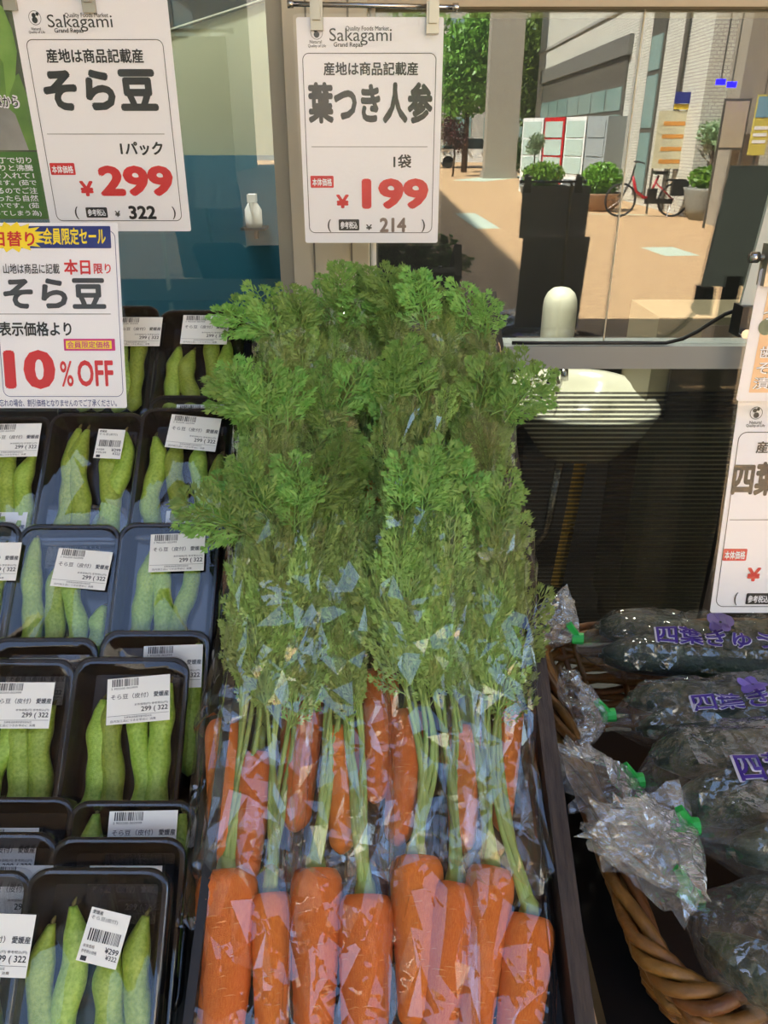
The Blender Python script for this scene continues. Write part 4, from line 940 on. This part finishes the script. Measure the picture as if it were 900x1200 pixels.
# ================================================================== BAGGED CUCUMBERS
M_PURPLE = mat('print_purple', (70, 44, 140), .4); M_LILAC = mat('print_lilac', (130, 110, 196), .4); M_PW = mat('print_white', (226, 222, 236), .4); M_GTAPE = mat('green_tape', (52, 190, 84), .4); M_PGREY = mat('print_pale_panel', (170, 190, 186), .5)
def cuc_bag(i, neck, end, z0, z1_, hw, hh, words, frill, fang, text=True, tpos=.35, flower=None, ncuc=2, seed=0):
    """neck / end: pixels of the tied end and of the body's axis far right; z: heights"""
    rng = random.Random(50+i); A = on_z(*neck, z0); B = on_z(*end, z1_); D = (B-A).normalized(); L = .34; B = A + D*L
    S = Vector((0, 0, 1)).cross(D).normalized(); Nn = D.cross(S).normalized()          # S: towards the back, Nn: up
    def prof(t): return min(1, .16 + 1.05*math.sin(min(1, t/.24)*math.pi/2)) if t < .24 else (1 if t < .9 else 1-.75*((t-.9)/.1)**2)
    def surf(t, w, off=0):
        p = prof(t); c, s = math.cos(w), math.sin(w)
        q = Vector((t*L*30, c*2.2, s*2.2+i*5)); d = noise.noise(q)*.008 + noise.noise(q*2.1)*.004
        d *= min(1, t*6); sag = -.012*math.exp(-t*9)
        return A + D*(t*L) + S*math.copysign(abs(c)**.85, c)*(hw*p+d+off) + Nn*(math.copysign(abs(s)**.85, s)*(hh*p+d+off) + sag)
    root_ = thing('cucumber_bag', 'clear printed bag of cucumbers, ' + words, 'bag', A - Vector((0, 0, hh)), 'clear bags of cucumbers')
    K, n = 40, 24; V = [surf(k/K, 2*math.pi*j/n) for k in range(K+1) for j in range(n)]; F = []
    for k in range(K):
        for j in range(n):
            a, b, c, d = k*n+j, k*n+(j+1) % n, (k+1)*n+(j+1) % n, (k+1)*n+j
            F += [(a, b, c), (a, c, d)] if rng.random() < .5 else [(a, b, d), (b, c, d)]
    F.append(tuple(K*n+j for j in range(n)))
    film = part('film', MB().add(V, F), M_CBAG, root_)
    # gathered, ruffled end beyond the tape
    FD = (-D*math.cos(math.radians(fang)) + S*math.sin(math.radians(fang)) + Nn*.25).normalized(); FS = FD.cross(Nn).normalized(); FN = FS.cross(FD).normalized(); V = []; F = []; K, n = 9, 40
    for k in range(K+1):
        t = k/K
        for j in range(n):
            w = 2*math.pi*j/n; r = .006 + (.062*t**.7)*(1+.5*noise.noise(Vector((math.cos(w)*2.5, math.sin(w)*2.5, i*3)))) + .012*t*math.sin(w*9+3*noise.noise(Vector((w, t*3, i)))) + rng.uniform(-.003, .003)*t
            V.append(A + FD*(frill*t + rng.uniform(-.004, .004)*t) + FS*r*math.cos(w)*.8 + FN*(r*math.sin(w)*.5))
    for k in range(K):
        for j in range(n): F.append((k*n+j, k*n+(j+1) % n, (k+1)*n+(j+1) % n, (k+1)*n+j))
    part('ruffled_end', MB().add(V, F), MATS['cucumber_frill_film'], root_)
    part('tape', MB().tube([A - D*.006, A + D*.008], .0075, 10).box(Vector((-.0035, -.003, .0)), Vector((.0035, .003, .02)), frame(A + Nn*.004, S, FD+Nn)), M_GTAPE, root_, label='bright green tape tie')
    # print, wrapped onto the film
    def wrapped(name, V2, F2, t0, t1, w0, w1, m, off): part(name, MB().add([surf(t0+(t1-t0)*q[0], w0+(w1-w0)*q[1], off+(q[2] if len(q) > 2 else 0)) for q in V2], F2), m, film)
    if text:
        s = '四葉きゅうり'; Vt, Ft = text_raw(s, .025); Vo, Fo = text_raw(s, .06)
        w0, w1 = math.radians(118+tpos*0), math.radians(76)
        w0, w1 = math.radians(180+38), math.radians(180-8)
        w0, w1 = -math.radians(text), -math.radians(text) + math.radians(34)
        # front-upper face: angle measured from S (back) so the viewer's side is near pi
        a0 = math.pi - math.radians(text) + math.radians(14); a1 = a0 - math.radians(30)
        wrapped('print_outline', Vo, Fo, tpos-.006, tpos+.466, a0+.02, a1-.02, M_PW, .0016); wrapped('print_lettering', Vt, Ft, tpos, tpos+.46, a0, a1, M_PURPLE, .0026)
    for ft, fa in (flower or ()):
        pet = []; fac = []
        for q in range(5):
            c0 = 2*math.pi*q/5; b0 = len(pet); pet += [(.5+.28*math.cos(c0)+.24*math.cos(x*math.pi/5), .5+.28*math.sin(c0)+.24*math.sin(x*math.pi/5)) for x in range(10)]; fac.append(tuple(range(b0, b0+10)))
        a = math.pi - math.radians(fa); wrapped('printed_flower', pet, fac, ft, ft+.085, a+.3, a-.3, M_LILAC, .0022)
    # the cucumbers
    for k in range(ncuc):
        o = (k-(ncuc-1)/2)*hw*1.05; P = [A + D*(L*(.09+.84*q/16)) + S*(o+.004*math.sin(q*.5+k)) + Nn*(-hh*.12+.003*math.sin(q*.4+k*2)) for q in range(17)]
        rr_ = [min(hh*.72, hw*.5)*(1-max(0, (abs(q-8)-5)/3)**2*.6) for q in range(17)]
        c = thing('cucumber', 'dark green cucumber, %s in the bag, %s' % (('front one', 'rear one')[k], words), 'cucumber', P[8] - Nn*rr_[8], 'cucumbers in the basket')
        part('body', MB().tube(P, rr_, 12), M_CUKE, c, True); part('stem_end', MB().tube([P[0]-D*.006, P[0]+D*.001], [.0025, .004], 7), M_CUKE, c)
    return surf, film
clear_film('cucumber_frill_film', .12, .06, haze=.15, crinkle=.5, cscale=70, power=2.2)
cuc_bag(0, (676, 748), (900, 762), .935, .945, .052, .034, 'rearmost in the basket', .05, 30, 62, .26, ((.44, 88),), 2)
cuc_bag(1, (712, 838), (900, 826), .935, .95, .040, .030, 'second from the back', .045, 0, 62, .24, ((.40, 88),), 2)
cuc_bag(2, (744, 915), (900, 905), .945, .955, .058, .038, 'middle one with a long white ruffle', .06, -30, 66, .24, ((.62, 60),), 2)
cuc_bag(3, (808, 968), (900, 968), .955, .96, .045, .034, 'second from the front', .07, -35, False, .12, ((.2, 95),), 2)
cuc_bag(4, (806, 1046), (905, 1110), .935, .935, .055, .034, 'nearest the front rim of the basket', .075, 20, False, .2, None, 2)

# ================================================================== SIGNS
M_SILVER = mat('clip_metal', (170, 164, 150), .35, metal=.8)
def logo(c, parent, ctr, r, t1, t2, q=None, s=None, g=None):
    c.disc('logo_ring', ctr, r, M_BLACK, parent, ring=.0006); c.disc('logo_leaf', (ctr[0]-1.5, ctr[1]-3), r*.33, M_BLACK, parent); c.disc('logo_leaf', (ctr[0]+2.5, ctr[1]-4.5), r*.25, M_BLACK, parent); c.disc('logo_fruit', (ctr[0], ctr[1]+2.5), r*.45, M_BLACK, parent)
    c.text('lettering', 'Natural', t1, M_BLACK, parent, .01); c.text('lettering', 'Quality of Life', t2, M_BLACK, parent, .01)
    if q: c.text('lettering', 'Quality Foods Market', q, M_BLACK, parent, .01); c.text('lettering', 'Sakagami', s, M_BLACK, parent, .0); c.text('lettering', 'Grand Repas', g, M_BLACK, parent, .025)
def card(c, name, label, cat, b, local=True, group=None, lam=.004, back=M_WHITE):
    x0, z0, x1, z1 = b
    t = thing(name, label, cat, c.W((x0+x1)/2, z0), group)
    c.rect('card', b, back, t, .003, 0, .0008, True)
    c.rect('laminate', (x0-lam, z0-lam, x1+lam, z1+lam), M_LAM, t, .005, .0011, 0, True)
    return t
def badge(c, parent, b, m, txt, tb, tm=M_WHITE):
    c.rect('badge', b, m, parent, .0015, .0004); c.text('badge_lettering', txt, tb, tm, parent, .03, .0007)
# --- carrot price sign
C1 = Card(at_depth(435, 145, 1.11))
x0, z1 = C1.loc(344, 17); x1, _ = C1.loc(523, 17); _, z0 = C1.loc(435, 287)
s1 = card(C1, 'price_sign', 'laminated carrot price sign reading 199 yen, hanging above the carrots', 'sign', (x0+.003, z0+.003, x1-.003, z1-.003), group='price signs')
logo(C1, s1, (371, 38), .0085, (363, 47, 377, 51), (361, 52, 382, 56.5), (405, 30.5, 456, 37.5), (386, 33, 459, 53), (391, 49.5, 425, 56.5))
fx0 = C1.loc(358, 160)[0]; fx1 = C1.loc(509, 160)[0]
C1.outline('border_line', (fx0, C1.loc(435, 273)[1], fx1, C1.loc(435, 62)[1]), M_BLACK, s1, .0009, .009)
C1.text('lettering', '産地は商品記載産', (379, 72.5, 490, 88.5), M_BLACK, s1, .03); C1.text('product_name', '葉つき人参', (361, 96, 507, 145), M_BLACK, s1, .055)
C1.line('rule', (365, 171), (501, 173), M_BLACK, s1); C1.text('lettering', '1袋', (461, 181, 482, 197), M_BLACK, s1, .03)
badge(C1, s1, (364, 206, 391, 220), M_RED, '本体価格', (366, 209, 389, 218)); C1.text('price', '¥', (394, 228, 409, 244), M_RED, s1, .05)
C1.text('price', '199', (424, 209, 502, 245), M_RED, s1, .06)
C1.text('lettering', '(', (384, 257, 388, 272), M_BLACK, s1, .01); badge(C1, s1, (397, 257, 421, 270), M_BLACK, '参考税込', (399, 259.5, 419, 268)); C1.text('lettering', '¥', (429, 263, 436, 269.5), M_BLACK, s1, .03)
C1.text('lettering', '214', (445, 255, 476, 272), M_GREYINK, s1, .045); C1.text('lettering', ')', (494, 257, 498, 272), M_BLACK, s1, .01)
# --- its holder: stick, rod and two clips
def holder(c, label, bar, clips, stick, zlow):
    """bar: two pixels; stick: pixel x,y at the bar; everything just behind the card"""
    a = c.loc(*bar[0]); b = c.loc(*bar[1]); sx_, sz_ = c.loc(*stick); p = c.W(sx_, 0, -.012)
    t = thing('sign_holder', label, 'sign holder', (p.x, p.y, zlow), 'sign holders')
    part('stick', MB().tube([Vector((p.x, p.y, zlow)), c.W(sx_, sz_, -.012)], .0042, 8), M_STICK, t, True)
    if zlow == 0: part('foot_plate', MB().box((p.x-.06, p.y-.04, 0), (p.x+.06, p.y+.04, .01)), M_DARK, t)
    part('crossbar', MB().tube([c.W(a[0], a[1], -.004), c.W(b[0], b[1], -.004)], .0033, 10), M_CHROME, t, True)
    for e in (a, b): part('end_knob', MB().tube([c.W(e[0]-.004, e[1], -.004), c.W(e[0]+.004, e[1], -.004)], .0052, 10), M_CHROME, t, True)
    for q in clips:
        x, z = c.loc(*q); k = part('clip', MB().box((x-.0085, -.007, z-.024), (x+.0085, .009, z+.014), Matrix.Translation(c.p0) @ Matrix((c.X, -c.N, c.Z)).transposed().to_4x4()), M_SILVER, t)
        part('clip_lever', MB().box((x-.0055, -.012, z-.012), (x+.0055, -.007, z+.018), Matrix.Translation(c.p0) @ Matrix((c.X, -c.N, c.Z)).transposed().to_4x4()), M_SILVER, k)
    return t
holder(C1, 'stick with steel crossbar and two clips holding the carrot sign', ((340, 4), (534, 8)), ((371, 12), (507, 16)), (436, 4), .0)
# --- bean price sign
C2 = Card(at_depth(110, 135, 1.10))
bx0, _ = C2.loc(35, 130); bx1, _ = C2.loc(210, 136); bz0 = C2.loc(160, 271)[1]
s2 = card(C2, 'price_sign', 'laminated broad bean price sign reading 299 yen, upper left', 'sign', (bx0, bz0, bx1, bz0+.297), group='price signs')
logo(C2, s2, (41, 21), .0085, (37, 32, 48, 35.5), (34, 36, 53, 40), (76, 15, 127, 22), (56, 17, 132, 37), (64, 33, 98, 40))
C2.outline('border_line', (C2.loc(48, 150)[0], C2.loc(160, 259)[1], C2.loc(202, 150)[0], C2.loc(110, 46)[1]), M_BLACK, s2, .0009, .009)
C2.text('lettering', '産地は商品記載産', (54, 57, 168, 74), M_BLACK, s2, .03); C2.text('product_name', 'そら豆', (51, 81, 184, 130), M_BLACK, s2, .06)
C2.line('rule', (55, 156), (193, 158), M_BLACK, s2); C2.text('lettering', '1パック', (141, 166, 191, 182), M_BLACK, s2, .04)
badge(C2, s2, (59, 191, 88, 205), M_RED, '本体価格', (61, 194, 86, 203)); C2.text('price', '¥', (94, 212, 110, 230), M_RED, s2, .05); C2.text('price', '299', (116, 194, 203, 230), M_RED, s2, .06)
C2.text('lettering', '(', (88, 242, 92, 257), M_BLACK, s2, .01); badge(C2, s2, (101, 243, 126, 255), M_BLACK, '参考税込', (103, 245, 124, 253)); C2.text('lettering', '¥', (135, 247, 141, 254), M_BLACK, s2, .03)
C2.text('lettering', '322', (151, 241, 183, 257), M_BLACK, s2, .045); C2.text('lettering', ')', (202, 242, 206, 257), M_BLACK, s2, .01)
holder(C2, 'stick with steel crossbar and two clips holding the broad bean sign', ((-25, -12), (205, -10)), ((103, -9), (10, -12)), (58, -10), .0)
# --- bean photo poster behind it
C3 = Card(at_depth(30, 130, 1.125))
px1, _ = C3.loc(140, 130); pz0 = C3.loc(30, 257)[1]
M_PB = mat('photo_shade', (58, 66, 48), .5, rgb2=(96, 110, 70), scale=14)
s3 = card(C3, 'bean_poster', 'poster with a broad bean photo and green recipe box', 'poster', (px1-.25, pz0, px1, pz0+.31), back=M_PB)
PG = [mat('photo_pod_green', (110, 156, 58), .5, rgb2=(140, 184, 84), scale=20), mat('photo_pod_dark', (84, 126, 44), .5, rgb2=(116, 158, 66), scale=20), mat('photo_grey', (166, 164, 160), .5, rgb2=(130, 132, 126), scale=14)]
def blob(px, mi, off):
    mb = MB(); C3.poly(mb, [C3.loc(*q) for q in px], off); part('photo_shape', mb, PG[mi], s3)
blob([(-60, 176), (56, 176), (40, 145), (18, 128), (-10, 118), (-60, 118)], 2, .0002)
blob([(-20, -10), (3, 8), (14, 34), (20, 60), (18, 92), (8, 120), (-20, 122)], 0, .0004)
blob([(2, 120), (14, 92), (22, 86), (34, 118), (44, 152), (52, 176), (34, 176), (18, 134)], 1, .0003)
blob([(-40, 60), (-10, 52), (4, 74), (8, 116), (-10, 130), (-40, 120)], 1, .0005)
C3.text('lettering_outline', '事から', (-8, 110, 23, 128), M_WHITE, s3, .12, .0006); C3.text('lettering', '事から', (-7, 112, 21, 126), M_BLACK, s3, .02, .0008)
M_BOXG = mat('recipe_green', (66, 116, 38), .5); bb = C3.bounds((-60, 178, 57, 256)); C3.rect('recipe_box', bb, M_BOXG, s3, .006, .0005, 0, True)
for i, (s, xr) in enumerate((('うすに包丁で切り', 37), ('水たっぷりと沸騰', 39), ('塩を少々入れて1', 40), ('分塩茹でます。(茹で', 43), ('等が落ちるのでご注', 44), ('茹であがったら自然', 45), ('る方が良いです。(茹', 46), ('っぽくなってしまう為)', 49))):
    C3.text('recipe_lettering', s, (-42, 184+8.9*i, xr, 191.5+8.9*i), M_WHITE, s3, .015, .0008)
part('backing', MB().box(C3.W(px1-.13, pz0-.05, -.012), C3.W(px1-.11, pz0+.30, -.004)), M_STICK, s3)
# --- 10% OFF card
C4 = Card(at_depth(150, 480, .985), lean=-math.radians(17))
c4x1 = C4.loc(146, 370)[0]; c4z0 = C4.loc(150, 481)[1]; c4z1 = C4.loc(138, 258)[1]; W4 = (c4z1-c4z0)*.72
s4 = card(C4, 'sale_card', 'white card announcing 10% OFF leaning on the bean trays', 'sign', (c4x1-W4, c4z0+.003, c4x1-.003, c4z1-.003), group='price signs')
M_NAVY = mat('ink_navy', (32, 48, 120), .4); M_YEL = mat('ink_yellow', (246, 220, 40), .4); M_MAG = mat('ink_magenta', (196, 24, 120), .4)
C4.outline('border_line', (c4x1-W4+.008, C4.loc(80, 465)[1], C4.loc(140, 370)[0], C4.loc(80, 270)[1]), M_NAVY, s4, .0007, .009)
C4.rect('banner', (-38, 265, 130, 291), M_NAVY, s4, .0012, .0007)
mb = MB(); cxy = C4.loc(14, 278); sp = []
for k in range(36):
    a = 2*math.pi*k/36; r = (1 if k % 2 == 0 else .72); sp.append((cxy[0]+.046*r*math.cos(a), cxy[1]+.0185*r*math.sin(a)))
C4.poly(mb, sp, .0008); part('starburst', mb, M_YEL, s4)
C4.text('banner_lettering', '日替り', (-8, 270, 42, 290), M_YEL, s4, .10, .0009); C4.text('banner_lettering', '日替り', (-7, 271, 41, 289), M_RED, s4, .035, .00095); C4.text('banner_lettering', '会員限定セール', (51, 267, 124, 287), M_YEL, s4, .03, .0009)
C4.text('lettering', '山地は商品に記載', (4, 309, 70, 321), M_BLACK, s4, .015); C4.text('lettering', '本日', (75, 304, 106, 322), M_RED, s4, .035); C4.text('lettering', '限り', (110, 309, 130, 321), M_RED, s4, .025)
C4.text('product_name', 'そら豆', (4, 326, 124, 362), mat('ink_dark_grey', (58, 58, 60), .35), s4, .045); C4.line('rule', (-36, 368), (130, 368), M_BLACK, s4)
C4.text('lettering', '表示価格より', (-1, 377, 84, 394), M_BLACK, s4, .035)
C4.rect('badge', (75, 397, 135, 411), M_MAG, s4, .001, .0004); C4.rect('badge_panel', (77.5, 399.3, 131, 408.8), M_YEL, s4, .0005, .0006); C4.text('badge_lettering', '会員限定価格', (79, 400, 129, 408), M_MAG, s4, .02, .0008)
C4.text('discount', '10', (5, 410, 65, 456), M_RED, s4, .06); C4.text('discount', '%', (71, 423, 86, 453), M_RED, s4, .015); C4.text('discount', 'OFF', (91, 422, 133, 453), M_RED, s4, .03)
C4.text('small_print', '会員カードをお忘れの場合、割引価格となりませんのでご了承ください。', (-38, 468, 137, 476.5), M_NAVY, s4, .01)
pb4 = C4.W(c4x1-W4/2, c4z0, -.004)
part('support_stick', MB().tube([C4.W(c4x1-W4/2, c4z1-.02, -.006), C4.W(c4x1-W4/2, c4z0+.004, -.006)], .004, 8), M_STICK, s4)
# --- cucumber sign and poster on the right
C5 = Card(at_depth(845, 600, .83), lean=-math.radians(9))
q0 = C5.loc(846, 590)[0]; qz0 = C5.loc(850, 721)[1]; qz1 = C5.loc(862, 458)[1]
s5 = card(C5, 'price_sign', 'laminated cucumber price sign hanging above the basket, cut off by the frame', 'sign', (q0+.003, qz0+.003, q0+.18, qz1), group='price signs')
logo(C5, s5, (886, 484), .0066, (878, 493, 892, 496.5), (874, 497, 896, 501))
C5.outline('border_line', (C5.loc(853, 600)[0], C5.loc(870, 711)[1], q0+.171, C5.loc(880, 506)[1]), M_BLACK, s5, .0008, .009)
C5.text('lettering', '産地は商品記載産', (886, 517, 1004, 531), M_BLACK, s5, .03); C5.text('product_name', '四葉きゅうり', (858, 541, 1020, 581), M_BLACK, s5, .055); C5.line('rule', (855, 609), (1000, 609), M_BLACK, s5)
badge(C5, s5, (847, 643, 875, 657), M_RED, '本体価格', (849, 645.5, 873, 655)); C5.text('price', '¥', (875, 665, 891, 681), M_RED, s5, .05)
C5.text('lettering', '(', (860, 694, 864, 709), M_BLACK, s5, .01); badge(C5, s5, (874, 695, 902, 708), M_BLACK, '参考税込', (876, 697.5, 900, 706))
C6 = Card(at_depth(870, 400, .757), lean=-math.radians(3))
r0 = C6.loc(875, 390)[0]; rz0 = C6.loc(866, 470)[1]; rz1 = C6.loc(888, 312)[1]
M_WARM = mat('poster_wood_tone', (236, 190, 140), .5, rgb2=(244, 214, 172), scale=12)
s6 = card(C6, 'pickle_poster', 'small warm-toned poster clipped above the cucumber price sign', 'poster', (r0+.002, rz0, r0+.178, rz1-.002))
C6.rect('photo_print', (r0+.013, C6.loc(880, 460)[1], r0+.167, rz1-.010), M_WARM, s6, .001, .0003, 0, True)
for s, b in (('歯ごたえが良く', (890, 405, 1010, 420)), ('そのままでも', (886, 424, 1000, 438)), ('漬物にも', (882, 442, 960, 456)), ('つけ', (893, 362, 930, 376))):
    C6.text('lettering_outline', s, b, M_BLACK, s6, .05, .0006); C6.text('lettering', s, b, M_WHITE, s6, .012, .0008)
C6.disc('printed_slice', (898, 383), .008, mat('print_slice_green', (86, 110, 84), .5), s6)
holder(C6, 'stick with steel crossbar and clip holding the cucumber sign', ((886, 302), (1090, 302)), ((907, 304), (1070, 304)), (1045, 302), .80)
